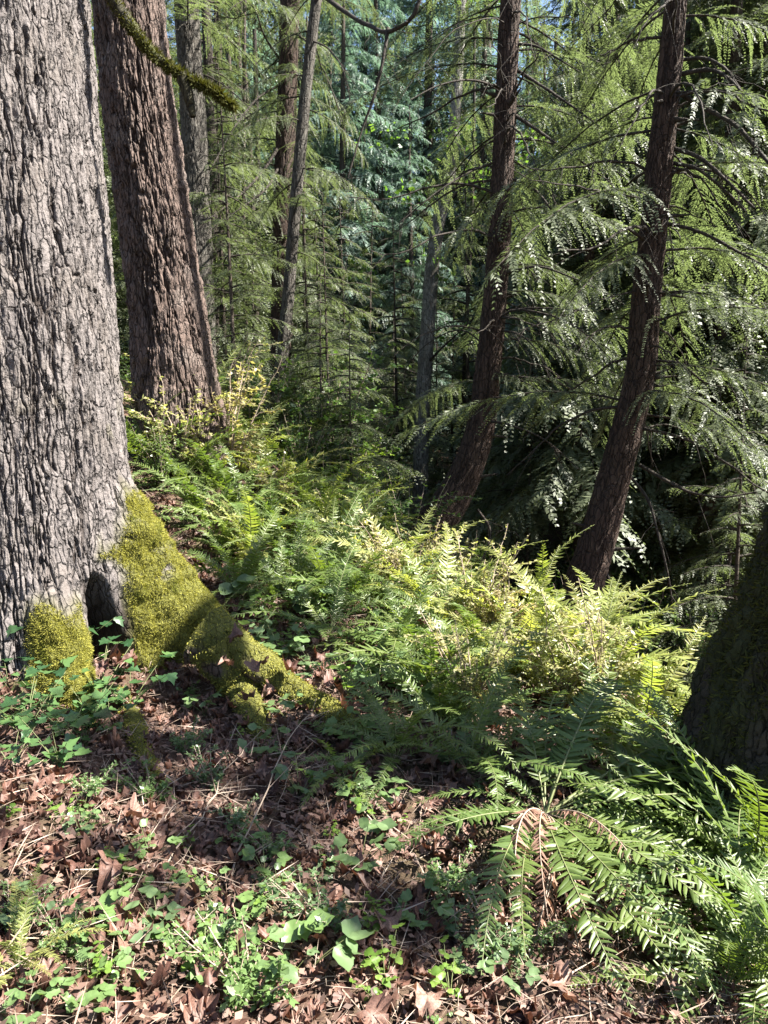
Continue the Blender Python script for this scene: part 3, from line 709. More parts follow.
for (px, Y, kd, sc) in [(600, 17, 'cedar1', 1.0), (640, 21, 'cedar1', 1.05), (668, 15, 'cedar1', .85), (712, 12.4, 'cedar1', 1.0), (742, 15, 'cedar1', 1.2), (768, 13, 'hem0', 1.1), (330, 40, 'blue0', 1.7), (365, 38, 'blue0', 1.7), (395, 42, 'far0', 1.6), (425, 37, 'blue0', 1.7), (455, 41, 'far0', 1.6), (300, 36, 'far1', 1.6), (270, 34, 'far1', 1.5), (240, 36, 'far0', 1.6), (485, 36, 'far1', 1.6), (380, 33, 'blue0', 1.3), (345, 31, 'blue0', 1.2), (410, 30, 'blue0', .8), (620, 27, 'far1', 1.4), (690, 25, 'far0', 1.3), (750, 24, 'far1', 1.3), (650, 32, 'far1', 1.5), (715, 32, 'far0', 1.5)]:
    x = P(px, 400, Y)[0]; far_ = Y > 26
    plant_tree(kd, x, Y, fr.uniform(0, 6.28), sc, 'conifer_tree', ('distant conifer on the far slope ' if far_ else 'green conifer on the near side of the ravine ') + zone(px), 'tree', ('distant conifers ' if far_ else 'near conifers ') + zone(px))
# bare slim trunks at the left, behind the firs
SL = []
for i, (px, Y, rad) in enumerate([(222, 16, .07), (235, 20, .09), (247, 17, .05), (256, 24, .12), (262, 19, .07), (270, 22, .1), (212, 14, .09), (304, 22, .06), (228, 26, .12), (464, 22, .07), (545, 24, .1), (690, 15, .06)]):
    b0 = P(px, 400, Y); x = b0[0]; g = gz(x, Y); t_ = thing('bare_trunk', 'slender bare trunk of a forest conifer ' + zone(px), 'tree', (x, Y, g - .1), 0, 'slender bare trunks ' + zone(px))
    zz = np.linspace(-.2, 14, 30); lx = fr.normal(0, .03); pp = np.stack([lx * zz + .05 * np.sin(zz * .5 + i), .04 * np.sin(zz * .4), zz], -1)
    mb = MB(); mb.tube(pp, rad * np.linspace(1.15, .5, 30), 10, 0, .1)
    for k in range(20):
        z = fr.uniform(1, 10); az = fr.uniform(0, 6.28); L = fr.uniform(.3, 1.4); s_ = np.linspace(0, L, 5)
        mb.tube(rot_place(np.stack([s_, fr.normal(0, .04, 5), -.25 * s_ + fr.normal(0, .03, 5)], -1), az, 1, np.array([lx * z, 0, z])), np.linspace(.012, .003, 5), 4)
    obj('trunk', mb.mesh('slim_trunk', [M[['grey_bark', 'limb', 'limb'][i % 3]]], True), t_)
# saplings behind the ridge
for (px, Y, kd, sc) in [(235, 10.5, 'sap0', 1.1), (256, 15, 'sap0', 1.3), (322, 10, 'sap1', 1.0), (330, 11, 'sap0', 1.0), (352, 9.6, 'sap1', .9), (228, 13, 'sap0', 1.5), (310, 13, 'sap0', 1.3),
                        (752, 8.6, 'sap0', 1.2), (530, 12.5, 'sap0', 1.3), (740, 11, 'sap0', 1.5)]:
    x = P(px, 400, Y)[0]
    plant_tree(kd, x, Y, fr.uniform(0, 6.28), sc, 'conifer_sapling', 'young feathery conifer ' + zone(px), 'sapling', 'conifer saplings ' + zone(px))

# ------------------------------------------------------------------ ferns
def frond_mesh(name, mat, L=1.0, e0=55, bend=75, n=44, wmax=.085, seed=0, side=0, twist=.0, wilt=0.0):
    r = np.random.default_rng(seed)
    s = np.linspace(0, 1, 40); e = np.radians(e0 - bend * s ** 1.2); ds = L / 39
    x = np.r_[0, np.cumsum(np.cos(e[:-1]) * ds)]; z = np.r_[0, np.cumsum(np.sin(e[:-1]) * ds)]
    y = side * L * s ** 2
    path = np.stack([x, y, z], -1)
    mb = MB(); mb.tube(path, np.linspace(.0045, .0012, 40), 5, 1)
    T, X, Y = frames(path)
    lat = nrm(np.cross(np.array([0, 0, 1.]), T)); up = np.cross(T, lat)
    sp_ = np.linspace(.13, .985, n)
    ln = wmax * np.interp(sp_, [.1, .22, .4, .7, .9, 1], [.55, .9, 1, .78, .42, .08])
    for sg in (1, -1):
        ss = sp_ + (.4 / n if sg > 0 else 0); ss = np.clip(ss, 0, 1)
        ip = ss * 39; i0 = np.clip(ip.astype(int), 0, 38); f = (ip - i0)[:, None]
        pb = path[i0] * (1 - f) + path[i0 + 1] * f; Tt = T[i0]; la = lat[i0] * sg; uu = up[i0]
        ang = np.radians(18 + 20 * ss + r.normal(0, 8, n))[:, None]
        fold = (r.normal(.16, .2, n) - wilt * r.uniform(.3, 1.2, n))[:, None]
        d = nrm(la * np.cos(ang) + Tt * np.sin(ang) + uu * fold)
        nn = nrm(np.cross(d, Tt) * -sg + r.normal(0, .18 + .5 * wilt, (n, 3))); S = nrm(np.cross(nn, d))
        l_ = (ln * r.uniform(.75, 1.15, n) * np.where(r.random(n) < .07, .3, 1))[:, None]; w_ = np.clip(l_ * .19, .005, .02)
        dr = -uu * l_ * .16
        m0 = pb; m1 = pb + d * l_ * .3; m2 = pb + d * l_ * .7 + dr * .5; tp = pb + d * l_ + dr + Tt * l_ * .08
        vf = nn * w_ * .25
        L0 = pb + S * w_ * .45 + d * l_ * .02; L1 = m1 + S * w_ * .55 - vf; L2 = m2 + S * w_ * .38 - vf
        R1 = m1 - S * w_ * .55 - vf; R2 = m2 - S * w_ * .38 - vf; R0 = pb - S * w_ * .45 + d * l_ * .02
        V = np.stack([m0, m1, m2, tp, L0, L1, L2, R0, R1, R2], 1).reshape(-1, 3)
        b = np.arange(n)[:, None] * 10
        q = np.concatenate([b + np.array([[0, 1, 5, 4]]), b + np.array([[1, 2, 6, 5]]), b + np.array([[1, 0, 7, 8]]), b + np.array([[2, 1, 8, 9]])])
        tr3 = np.concatenate([b + np.array([[2, 3, 6]]), b + np.array([[3, 2, 9]])])
        mb.add(V, [q.astype(np.int32), tr3.astype(np.int32)])
    return mb.mesh(name, [mat, M['stem'] if mat is not M['fern_dead'] else M['twig']])
FR = {}
for kd, mat in (('fern', M['fern']), ('fern_pale', M['fern_pale'])):
    FR[kd] = [frond_mesh('frond', mat, 1.0, e0, bd, 44, w_, 300 + i, sd_) for i, (e0, bd, w_, sd_) in enumerate(
        [(62, 85, .085, .12), (48, 70, .09, -.16), (35, 58, .085, .20), (70, 65, .08, -.10), (25, 46, .09, -.14), (80, 70, .078, .16), (55, 105, .088, -.22), (15, 34, .085, .16)])]
FR['dead'] = [frond_mesh('dead_frond', M['fern_dead'], 1.0, e0, bd, 36, .07, 340 + i, sd_, wilt=.9) for i, (e0, bd, sd_) in enumerate([(8, 85, .18), (-8, 60, -.2), (25, 125, .12), (-18, 45, .25)])]
FPROTO = {}
def frond_part(kd, i, parent, az, sc, roll, pit, name):
    key = (kd, i)
    if key in FPROTO: o = FPROTO[key].copy(); COL.objects.link(o); o.parent = parent; o.name = name
    else: o = FPROTO[key] = obj(name, FR[kd][i], parent)
    o.rotation_euler = (roll, pit, az); o.scale = (sc,) * 3
    return o
ffr = np.random.default_rng(404)
def fern(x, y, L, n, kd, label, group=None, dead=3, az0=None, spread=pi, idx=None, z=None, explicit=None, lift=0):
    g = gz(x, y) if z is None else z
    t_ = thing('sword_fern', label, 'fern', (x, y, g + .01), 0, group)
    if explicit:
        for az, i, sc, pit in explicit: frond_part(kd, i, t_, R(az), sc, ffr.normal(0, .12), R(pit), 'frond')
    for k in range(n):
        az = ffr.uniform(0, 6.28) if az0 is None else az0 + ffr.uniform(-spread, spread)
        i = int(ffr.integers(8)) if idx is None else idx[int(ffr.integers(len(idx)))]
        frond_part(kd, i, t_, az, L * ffr.uniform(.65, 1.15), ffr.normal(0, .2), ffr.normal(0, .1) - lift, 'frond')
    for k in range(dead):
        o = frond_part('dead', int(ffr.integers(4)), t_, ffr.uniform(0, 6.28), L * ffr.uniform(.5, .9), ffr.normal(0, .3), ffr.normal(.1, .15), 'dead_frond')
    return t_
def onray(px, py, dz=0.0):
    """point where the line of sight through a pixel meets the ground (+dz)"""
    lo = None
    for Y in np.arange(1.5, 40, .05):
        p = P(px, py, Y)
        if p[2] < gz(p[0], p[1]) + dz: return p
    return P(px, py, 40)
# big foreground fern
def frond_to(t_, kd, i, tip):
    me_ = FR[kd][i]; n_ = 40; co = np.array([me_.vertices[k * 5].co for k in range(n_)]); e_ = co[-1]
    v = np.asarray(tip) - np.array(t_.location); hd = math.hypot(v[0], v[1]); he = math.hypot(e_[0], e_[1])
    sc = np.linalg.norm(v) / np.linalg.norm(e_); pit = math.atan2(e_[2], he) - math.atan2(v[2], hd)
    return frond_part(kd, i, t_, math.atan2(v[1], v[0]) - math.atan2(e_[1], e_[0]), sc, ffr.normal(0, .12), pit, 'frond')
p = onray(545, 832)
tf = fern(p[0], p[1], .85, 0, 'fern', 'large dark sword fern with brown skirt nearest the camera', None, 0)
tf.location.z += .06
TIPS = [(478, 1004, 2), (408, 838, 2), (398, 868, 7), (420, 770, 1), (500, 700, 1), (620, 705, 0), (665, 735, 1), (720, 765, 2), (770, 815, 4), (785, 850, 2), (790, 900, 4), (785, 940, 2), (790, 985, 4), (775, 1020, 2), (740, 1030, 7), (700, 1035, 2), (755, 905, 7), (735, 960, 1), (690, 870, 1), (700, 990, 4), (715, 830, 2), (590, 720, 3), (455, 800, 6), (560, 720, 5), (800, 1010, 1), (720, 1050, 4), (690, 1050, 7), (640, 1045, 2), (810, 960, 4), (800, 870, 1), (525, 1030, 7), (375, 905, 4)]
for (a_, b_, i) in TIPS:
    q = onray(a_, min(b_, 1060)); 
    if q[1] > 4.2: q = P(a_, b_, 3.7)
    frond_to(tf, 'fern', i, q + np.array([0, 0, ffr.uniform(.06, .2)]))
for k in range(40):
    frond_part('dead', int(ffr.integers(4)), tf, R(ffr.uniform(-140, -40)), ffr.uniform(.5, .95), ffr.normal(0, .4), ffr.normal(-.05, .2), 'dead_frond')
for k in range(8):
    frond_part('dead', int(ffr.integers(4)), tf, R(ffr.uniform(170, 300)), ffr.uniform(.35, .6), ffr.normal(0, .3), ffr.normal(.25, .12), 'dead_frond')
# other ferns: (px, py of crown, length, number, kind, label)
FERNS = [
    (430, 700, .7, 12, 'fern', 'green sword fern below the sunlit ridge, left of the big dark fern'),
    (395, 660, .6, 10, 'fern', 'small green sword fern where the long mossy root ends'),
    (640, 745, .75, 13, 'fern_pale', 'yellow-green fern between the big dark fern and the dark trunk'),
    (690, 800, .8, 12, 'fern', 'dark green fern against the foot of the dark mossy trunk'),
    (745, 905, .8, 12, 'fern', 'glossy fern in the lower right corner of the photo'),
    (700, 725, .5, 9, 'fern_pale', 'pale sunlit fern at the left foot of the dark trunk'),
    (575, 690, .8, 15, 'fern_pale', 'glowing yellow fern arching over the edge beside the leaning cedar'),
    (540, 640, .8, 14, 'fern_pale', 'pale yellow fern on the crest below the leaning cedar'),
    (470, 620, .75, 13, 'fern_pale', 'pale fern with upright fronds in the middle of the sunlit crest'),
    (420, 590, .5, 12, 'fern_pale', 'pale fern on the crest below the dark curved cedar'),
    (360, 560, .75, 12, 'fern_pale', 'pale sunlit fern left of the crest, above the mossy root'),
    (310, 525, .9, 15, 'fern', 'bright green fern with long arched fronds left on the ridge'),
    (255, 555, .8, 14, 'fern', 'shaded green fern close behind the mossy buttress'),
    (215, 500, .7, 12, 'fern', 'fern beside the right edge of the massive grey fir'),
    (300, 600, .6, 11, 'fern', 'low green fern above the long mossy root'),
    (180, 450, .7, 11, 'fern_pale', 'pale fern at the foot of the thick red-brown fir'),
    (250, 470, .75, 12, 'fern_pale', 'yellowish fern high on the bank right of the red-brown fir'),
    (370, 615, .6, 10, 'fern', 'deep green fern in the hollow under the pale ferns'),
    (505, 690, .7, 11, 'fern_pale', 'straw-coloured fern right above the big dark fern'),
    (620, 690, .7, 11, 'fern_pale', 'pale yellow fern at the drop left of the dark trunk'),
    (330, 490, .7, 10, 'fern_pale', 'small pale fern on the skyline of the ridge'),
    (280, 560, .7, 12, 'fern', 'green fern with drooping fronds between the buttress and the ridge'),
    (240, 600, .6, 12, 'fern', 'dim green fern touching the lower slope of the mossy buttress'),
    (335, 545, .8, 14, 'fern', 'fresh green fern just left of the pale crest ferns'),
    (275, 500, .8, 13, 'fern_pale', 'pale fern behind the bright green ridge fern'),
    (225, 455, .7, 12, 'fern', 'green fern high on the bank behind the massive fir'),
    (205, 530, .7, 12, 'fern', 'dark fern in the shade right against the grey fir'),
    (330, 640, .6, 11, 'fern', 'low fern in the hollow right behind the long mossy root'),
    (350, 525, .6, 12, 'fern', 'green fern on the skyline beside the dark curved cedar'),
    (455, 585, .5, 12, 'fern_pale', 'straw-yellow fern on the skyline right of the dark curved cedar'),
    (500, 600, .8, 13, 'fern_pale', 'yellow fern on the skyline between the two cedars'),
    (170, 425, .8, 12, 'fern', 'green fern right in front of the thick red-brown fir'),
    (205, 435, .9, 12, 'fern_pale', 'tall pale fern at the right foot of the thick red-brown fir'),
    (150, 470, .8, 12, 'fern', 'dark fern squeezed between the massive grey fir and the red-brown fir'),
    (240, 520, .8, 13, 'fern', 'green fern halfway up the bank behind the buttress'),
    (290, 470, .8, 12, 'fern_pale', 'pale fern where the bank meets the young conifers'),
    (180, 490, .8, 12, 'fern', 'broad dim fern leaning on the massive grey fir'),
    (330, 590, .7, 12, 'fern', 'green fern in the dip between the long root and the pale crest'),
    (440, 640, .75, 13, 'fern_pale', 'sunlit fern in front of the crest shrubs, above the small green fern'),
    (405, 605, .8, 13, 'fern_pale', 'pale fern left of the middle of the crest, fronds arching left'),
    (520, 660, .8, 14, 'fern_pale', 'bright yellow fern on the right half of the crest'),
    (555, 665, .9, 14, 'fern_pale', 'tall glowing fern just below the foot of the leaning cedar'),
    (600, 700, .8, 13, 'fern_pale', 'glowing fern spilling over the drop toward the dark trunk'),
    (485, 600, .6, 12, 'fern_pale', 'pale fern standing out against the dark ravine'),
    (375, 550, .6, 12, 'fern_pale', 'bleached fern left of the base of the dark curved cedar'),
    (320, 560, .9, 14, 'fern_pale', 'bleached fern with long arched fronds on the upper bank'),
    (660, 690, .6, 10, 'fern_pale', 'small upright yellow fern beside the dark trunk'),
    (470, 675, .7, 12, 'fern', 'green fern in the brown hollow under the crest shrubs'),
    (275, 605, .42, 10, 'fern', 'low green fern close above the mossy root, in the dip'),
    (290, 580, .65, 12, 'fern', 'green fern in the middle of the slope above the mossy root'),
    (350, 620, .65, 12, 'fern', 'green fern directly below the left end of the pale crest'),
    (250, 570, .65, 12, 'fern_pale', 'yellowish fern overhanging the mossy buttress'),
    (415, 660, .6, 11, 'fern', 'green fern under the middle of the pale crest'),
    (440, 735, .5, 10, 'fern', 'small green fern just left of the big fern crown'),
    (320, 610, .6, 12, 'fern', 'broad green fern at the centre of the shaded slope'),
    (225, 560, .6, 11, 'fern', 'green fern tucked against the back of the mossy buttress'),
    (380, 590, .7, 12, 'fern_pale', 'pale fern at the left end of the crest shrubs'),
    (665, 825, .5, 10, 'fern', 'tangled green fern right of the big fern, half under its fronds'),
    (720, 880, .6, 12, 'fern', 'tangled glossy fern at the right edge below the dark trunk'),
    (600, 760, .6, 11, 'fern', 'dim fern directly behind the big fern crown'),
    (395, 765, .5, 10, 'fern', 'green fern in the leaf litter halfway between the root tip and the big fern'),
    (340, 785, .3, 8, 'fern', 'tiny dark fern in the middle of the leaf litter'),
    (468, 775, .55, 11, 'fern', 'dim green fern touching the left side of the big fern'),
    (760, 990, .6, 11, 'fern', 'broad glossy fern in the very corner at lower right'),
    (725, 1000, .5, 11, 'fern', 'low glossy fern at the bottom edge just left of the corner'),
    (770, 930, .55, 11, 'fern', 'glossy fern cut by the right edge, above the corner fern'),
    (20, 985, .2, 8, 'fern_pale', 'small yellow fern in the lower left corner'),
]
for (px, py, L, n, kd, lab) in FERNS:
    q = onray(px, py)
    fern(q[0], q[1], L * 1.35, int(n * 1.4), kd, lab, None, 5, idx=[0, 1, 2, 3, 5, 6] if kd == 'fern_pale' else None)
    placed.append((q[0], q[1]))
for k in range(34):      # ferns down in the ravine and on the far bank
    Y = ffr.uniform(7.5, 15); x = ffr.uniform(-.3, .62) * Y
    px, py = proj((x, Y, gz(x, Y)))
    fern(x, Y, ffr.uniform(.8, 1.2), 12, 'fern', 'shaded green fern down in the ravine ' + zone(px), 'ravine ferns ' + zone(px), 1)

# ------------------------------------------------------------------ shrubs (huckleberry on the crest, leafy bushes in the ravine)
def shrub_variant(seed, H, nst, lf, nleaf, mat, spread=.6, oval=.55):
    r = np.random.default_rng(seed); st = MB(); lv = MB()
    for i in range(nst):
        az = r.uniform(0, 6.28); hh = H * r.uniform(.5, 1.1); k = r.uniform(.1, 1) * spread
        s = np.linspace(0, 1, 12)
        pth = np.stack([np.cos(az) * k * hh * s ** 1.3, np.sin(az) * k * hh * s ** 1.3, hh * s], -1) + np.cumsum(r.normal(0, .012 * H, (12, 3)), 0) * s[:, None]
        st.tube(pth, np.linspace(.005, .0015, 12) * (1 + H * .5), 4)
        tw = [pth]
        for j in range(5):
            i0 = r.integers(3, 11); d = nrm(r.normal(0, 1, 3) + np.array([np.cos(az), np.sin(az), .5])); l_ = hh * r.uniform(.15, .4)
            tp = pth[i0] + d * np.linspace(0, l_, 6)[:, None] + r.normal(0, .01 * H, (6, 3)); st.tube(tp, np.linspace(.003, .001, 6), 3); tw.append(tp)
        for tp in tw:
            m = nleaf; f = r.uniform(.25, 1, m) * (len(tp) - 1); i0 = np.clip(f.astype(int), 0, len(tp) - 2); fr_ = (f - i0)[:, None]
            pb = tp[i0] * (1 - fr_) + tp[i0 + 1] * fr_
            d = nrm(r.normal(0, 1, (m, 3)) * np.array([1, 1, .4])); N = r.normal(0, .45, (m, 3)) + np.array([0, 0, 1.])
            L = lf * r.uniform(.6, 1.3, m); lv.quads(leaf_quads(pb, d, N, L, L * oval))
    return st.mesh('stems', [M['twig']]), lv.mesh('leaves', [mat])
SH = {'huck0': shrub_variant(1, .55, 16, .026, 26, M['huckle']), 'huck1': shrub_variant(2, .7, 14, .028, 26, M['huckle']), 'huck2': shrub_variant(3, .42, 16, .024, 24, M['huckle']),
      'bush0': shrub_variant(4, 1.2, 16, .06, 24, M['shrub']), 'bush1': shrub_variant(5, 1.6, 16, .07, 26, M['shrub']), 'bush2': shrub_variant(6, 1.0, 14, .05, 24, M['bright']),
      'low0': shrub_variant(7, .3, 10, .03, 14, M['herb'], .9), 'low1': shrub_variant(8, .22, 8, .034, 10, M['herb'], 1.0, .75)}
SPROTO = {}
def shrub(kd, x, y, sc, nm, label, cat, group=None, z=None):
    t_ = thing(nm, label, cat, (x, y, (gz(x, y) if z is None else z) - .01), ffr.uniform(0, 6.28), group); t_.scale = (sc,) * 3
    for nm2, me_ in zip(('stems', 'leaves'), SH[kd]):
        if (kd, nm2) in SPROTO: o = SPROTO[(kd, nm2)].copy(); COL.objects.link(o); o.parent = t_
        else: SPROTO[(kd, nm2)] = obj(nm2, me_, t_)
def crest_zone(px, py):
    if px < 260: return 'on the bank behind the massive grey fir'
    if px < 400: return 'on the left part of the sunlit crest'
    if px < 500: return 'in the middle of the sunlit crest'
    return 'on the right end of the sunlit crest'
for (px, py) in [(345, 560), (410, 610), (440, 600), (475, 640), (500, 660), (520, 690), (560, 720), (600, 730), (590, 660), (270, 500), (230, 480), (180, 480), (165, 440), (215, 440), (280, 520), (150, 440), (175, 425), (220, 425), (160, 460), (260, 455), (385, 600), (470, 720)]:
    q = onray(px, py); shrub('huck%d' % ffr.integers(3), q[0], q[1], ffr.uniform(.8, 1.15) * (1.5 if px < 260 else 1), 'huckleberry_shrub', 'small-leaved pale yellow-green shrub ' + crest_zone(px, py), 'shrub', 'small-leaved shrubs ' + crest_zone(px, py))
for k in range(60):
    Y = ffr.uniform(8.5, 20); x = ffr.uniform(-.28, .66) * Y; px, py = proj((x, Y, gz(x, Y)))
    if 440 < px < 520 and Y < 9.5: continue
    shrub(['bush0', 'bush1', 'bush0', 'bush2'][ffr.integers(4)], x, Y, ffr.uniform(.7, 1.2), 'leafy_bush', 'leafy green bush on the ravine slope ' + zone(px), 'bush', 'ravine bushes ' + zone(px))
for (px, Y, kd, sc) in [(335, 10, 'bush2', .9), (350, 11, 'bush2', 1.2), (360, 9.5, 'bush2', .8), (250, 9.5, 'bush0', .8), (225, 9.5, 'bush2', .6), (300, 9, 'bush0', .7), (320, 8.8, 'bush2', .6), (275, 10, 'bush0', .9), (640, 10.5, 'bush1', 1.0), (665, 12, 'bush1', 1.1), (690, 10.8, 'bush0', 1.1), (650, 13.5, 'bush1', 1.2), (710, 13, 'bush1', 1.2), (725, 10.2, 'bush0', 1.0), (680, 14.5, 'bush2', 1.2), (160, 7.0, 'bush0', .5), (200, 8.6, 'bush0', .6)]:
    x = P(px, 420, Y)[0]; shrub(kd, x, Y, sc, 'leafy_bush', 'leafy bush behind the fern crest ' + zone(px), 'bush', 'bushes behind the fern crest ' + zone(px))

# ------------------------------------------------------------------ herbs, ivy, fallen leaves, twigs
def leaf_outline(kind):
    if kind == 'maple':
        a = [(-.0, 0), (.16, -.13), (.34, -.12), (.44, -.02), (.60, .08), (.56, .17), (.70, .30), (.66, .42), (.52, .42), (.43, .50), (.44, .62), (.36, .74), (.26, .70), (.20, .84), (.10, .90), (0, .98)]
        right = np.array(a); left = right[1:-1][::-1] * np.array([-1, 1]); return np.vstack([right, left]), np.array([0, .28])
    if kind == 'ivy':
        a = [(0, 0), (.3, -.05), (.5, .12), (.33, .3), (.42, .5), (.2, .6), (0, 1.0)]
        right = np.array(a); left = right[1:-1][::-1] * np.array([-1, 1]); return np.vstack([right, left]), np.array([0, .3])
    y = np.linspace(0, 1, 8); x = .36 * np.sin(pi * y ** .8) * (1 + .12 * (np.arange(8) % 2))
    right = np.stack([x, y], -1); right[0, 0] = right[-1, 0] = 0; left = right[1:-1][::-1] * np.array([-1, 1]); return np.vstack([right, left]), np.array([0, .45])
def leaf_geo(kind, r, curl=.5, crumple=.1):
    o, c = leaf_outline(kind); o = o * (1 + r.normal(0, .11 if kind == 'maple' else .05, o.shape)) * np.array([r.uniform(.75, 1.1), 1]); n = len(o)
    mid = o * .55 + c * .45
    pts = np.vstack([o, mid, c[None]]); z = np.zeros(len(pts))
    a = r.uniform(0, 3.14); an = np.arctan2(pts[:, 0] - c[0], pts[:, 1] - c[1]); rd = np.hypot(*(pts - c).T); z += (crumple * 2.2) * rd * np.abs(np.cos(2.5 * an + r.normal(0, .2))) * (1 if kind == 'maple' else 0)
    d = (pts - c) @ np.array([np.cos(a), np.sin(a)]); z += curl * d * d * r.choice([1, 1, -1]) * 1.0
    d2 = (pts - c) @ np.array([-np.sin(a), np.cos(a)]); z += curl * .5 * d2 * d2 + r.normal(0, crumple * .5, len(pts)) + crumple * np.sin(pts[:, 0] * 9 + pts[:, 1] * 7)
    V = np.column_stack([pts - c, z]); i = np.arange(n); j = (i + 1) % n
    q = np.stack([i, j, n + j, n + i], -1); t3 = np.stack([n + i, n + j, np.full(n, 2 * n)], -1)
    return V, q.astype(np.int32), t3.astype(np.int32)
lr = np.random.default_rng(606)
# stuff litter: crumbled leaves, needles and sticks
def litter(n, mk, xr, yr, szr):
    V, Q, T3 = [], [], []; off = 0
    geos = [leaf_geo('maple', lr, lr.uniform(.2, 1.5), .12) for _ in range(14)]
    x = lr.uniform(*xr, n); y = lr.uniform(*yr, n); z = terrain(x, y)
    for k in range(n):
        v, q, t3 = geos[lr.integers(14)]; s = lr.uniform(*szr)
        e = Euler((lr.normal(0, .5), lr.normal(0, .5), lr.uniform(0, 6.28))).to_matrix()
        V.append((v * s) @ np.array(e).T + (x[k], y[k], z[k] + lr.uniform(.0, .03))); Q.append(q + off); T3.append(t3 + off); off += len(v)
    return mesh_from(mk, np.concatenate(V), [np.concatenate(Q), np.concatenate(T3)], [M['leaf']])
tag(obj('leaf_litter', litter(8000, 'leaf_litter', (-3.2, 3.2), (1.4, 6.8), (.025, .07))), 'brown crumbled leaf litter covering the bank', 'litter', kind='stuff')
def crumbs(n, name, lens, asp, mat, xr, yr, up=.35, zoff=.012):
    x = lr.uniform(*xr, n); y = lr.uniform(yr[0] ** .5, yr[1] ** .5, n) ** 2; z = terrain(x, y) + lr.uniform(0, zoff, n)
    d = nrm(np.stack([lr.normal(0, 1, n), lr.normal(0, 1, n), lr.normal(.0, up, n)], -1)); L = lr.uniform(*lens, n) 
    q = leaf_quads(np.stack([x, y, z], -1), d, lr.normal(0, .6, (n, 3)) + np.array([0, 0, 1.]), L, L * asp * lr.uniform(.6, 1.4, n))
    mb = MB(); mb.quads(q); return obj(name, mb.mesh(name, [mat]))
tag(crumbs(80000, 'leaf_crumbs', (.010, .04), .5, M['litter'], (-3.5, 3.5), (1.3, 8.5), .5, .05), 'small brown crumbs of leaves and bark on the bank', 'litter', kind='stuff')
tag(crumbs(24000, 'needle_litter', (.04, .18), .022, M['twig'], (-3.5, 3.5), (1.3, 7.5), .3, .06), 'thin dry needles and stalks strewn over the bank', 'litter', kind='stuff')
tag(crumbs(90000, 'ground_cover', (.03, .09), .55, M['shrub'], (-12, 22), (8, 36), .5, .35), 'low green ground cover on the ravine floor', 'ground cover', kind='stuff')
def near_zone(px, py):
    v = 'along the bottom edge' if py > 930 else ('in the leaf litter' if py > 810 else 'below the mossy roots')
    h = 'at the far left' if px < 110 else ('left of the middle' if px < 260 else ('near the middle' if px < 420 else 'under the big dark fern'))
    return v + ' ' + h
# individual fallen maple leaves
LV = [(lambda g: mesh_from('fallen_leaf', g[0] - np.array([0, 0, g[0][:, 2].min()]), [g[1], g[2]], [M['leaf']]))(leaf_geo('maple', lr, lr.uniform(.5, 2.2), .12)) for _ in range(10)]
lp = None
for k in range(270):
    for _ in range(30):
        px, py = lr.uniform(-10, 560), lr.uniform(650, 1030)
        if px > 330 and py < 760: continue
        break
    q = onray(px, py)
    lab = 'curled brown maple leaf lying ' + near_zone(px, py)
    o = bpy.data.objects.new('fallen_leaf', LV[k % 10]); COL.objects.link(o)
    o.location = (q[0], q[1], gz(q[0], q[1]) + .004); o.rotation_euler = (lr.normal(0, .35) + .15, lr.normal(0, .35), lr.uniform(0, 6.28)); o.scale = (lr.uniform(.035, .082),) * 3
    tag(o, lab, 'leaf', 'fallen leaves ' + near_zone(px, py))
# herbs
def herb_variant(seed, nst, lf, kind='oval', mat='herb', h=.12):
    r = np.random.default_rng(seed); st = MB(); lv = MB()
    for i in range(nst):
        az = r.uniform(0, 6.28); hh = h * r.uniform(.6, 1.3); s = np.linspace(0, 1, 6)[:, None]
        pth = np.array([np.cos(az), np.sin(az), 0]) * hh * r.uniform(.4, 1.2) * s ** 1.5 + np.array([0, 0, hh]) * s
        st.tube(pth, np.linspace(.0022, .0012, 6), 4)
        nl = 3 if kind == 'tri' else r.integers(2, 5)
        for j in range(nl):
            v, q, t3 = leaf_geo('ivy' if kind == 'ivy' else 'oval', r, .25, .03)
            v = v + np.array([0, .38, 0]); sc = lf * r.uniform(.7, 1.25); a2 = az + (j - (nl - 1) / 2) * (1.15 if kind == 'tri' else 1.9) - pi / 2
            e = Euler((r.normal(-.1, .25), r.normal(0, .25), a2)).to_matrix(); fpos = pth[-1] if kind == 'tri' else pth[r.integers(3, 6)]
            lv.add((v * sc) @ np.array(e).T + fpos, [q, t3])
    return st.mesh('stem', [M['stem']]), lv.mesh('leaves', [M[mat]])
SH['tri0'] = herb_variant(1, 6, .055, 'tri'); SH['tri1'] = herb_variant(2, 4, .075, 'tri'); SH['nettle0'] = herb_variant(3, 6, .06, 'oval'); SH['nettle1'] = herb_variant(4, 8, .04, 'oval', 'herb', .1)
SH['ivy0'] = herb_variant(5, 9, .06, 'ivy', 'ivy', .16); SH['ivy1'] = herb_variant(6, 7, .05, 'ivy', 'ivy', .2); SH['bright0'] = herb_variant(7, 7, .035, 'oval', 'bright', .1)
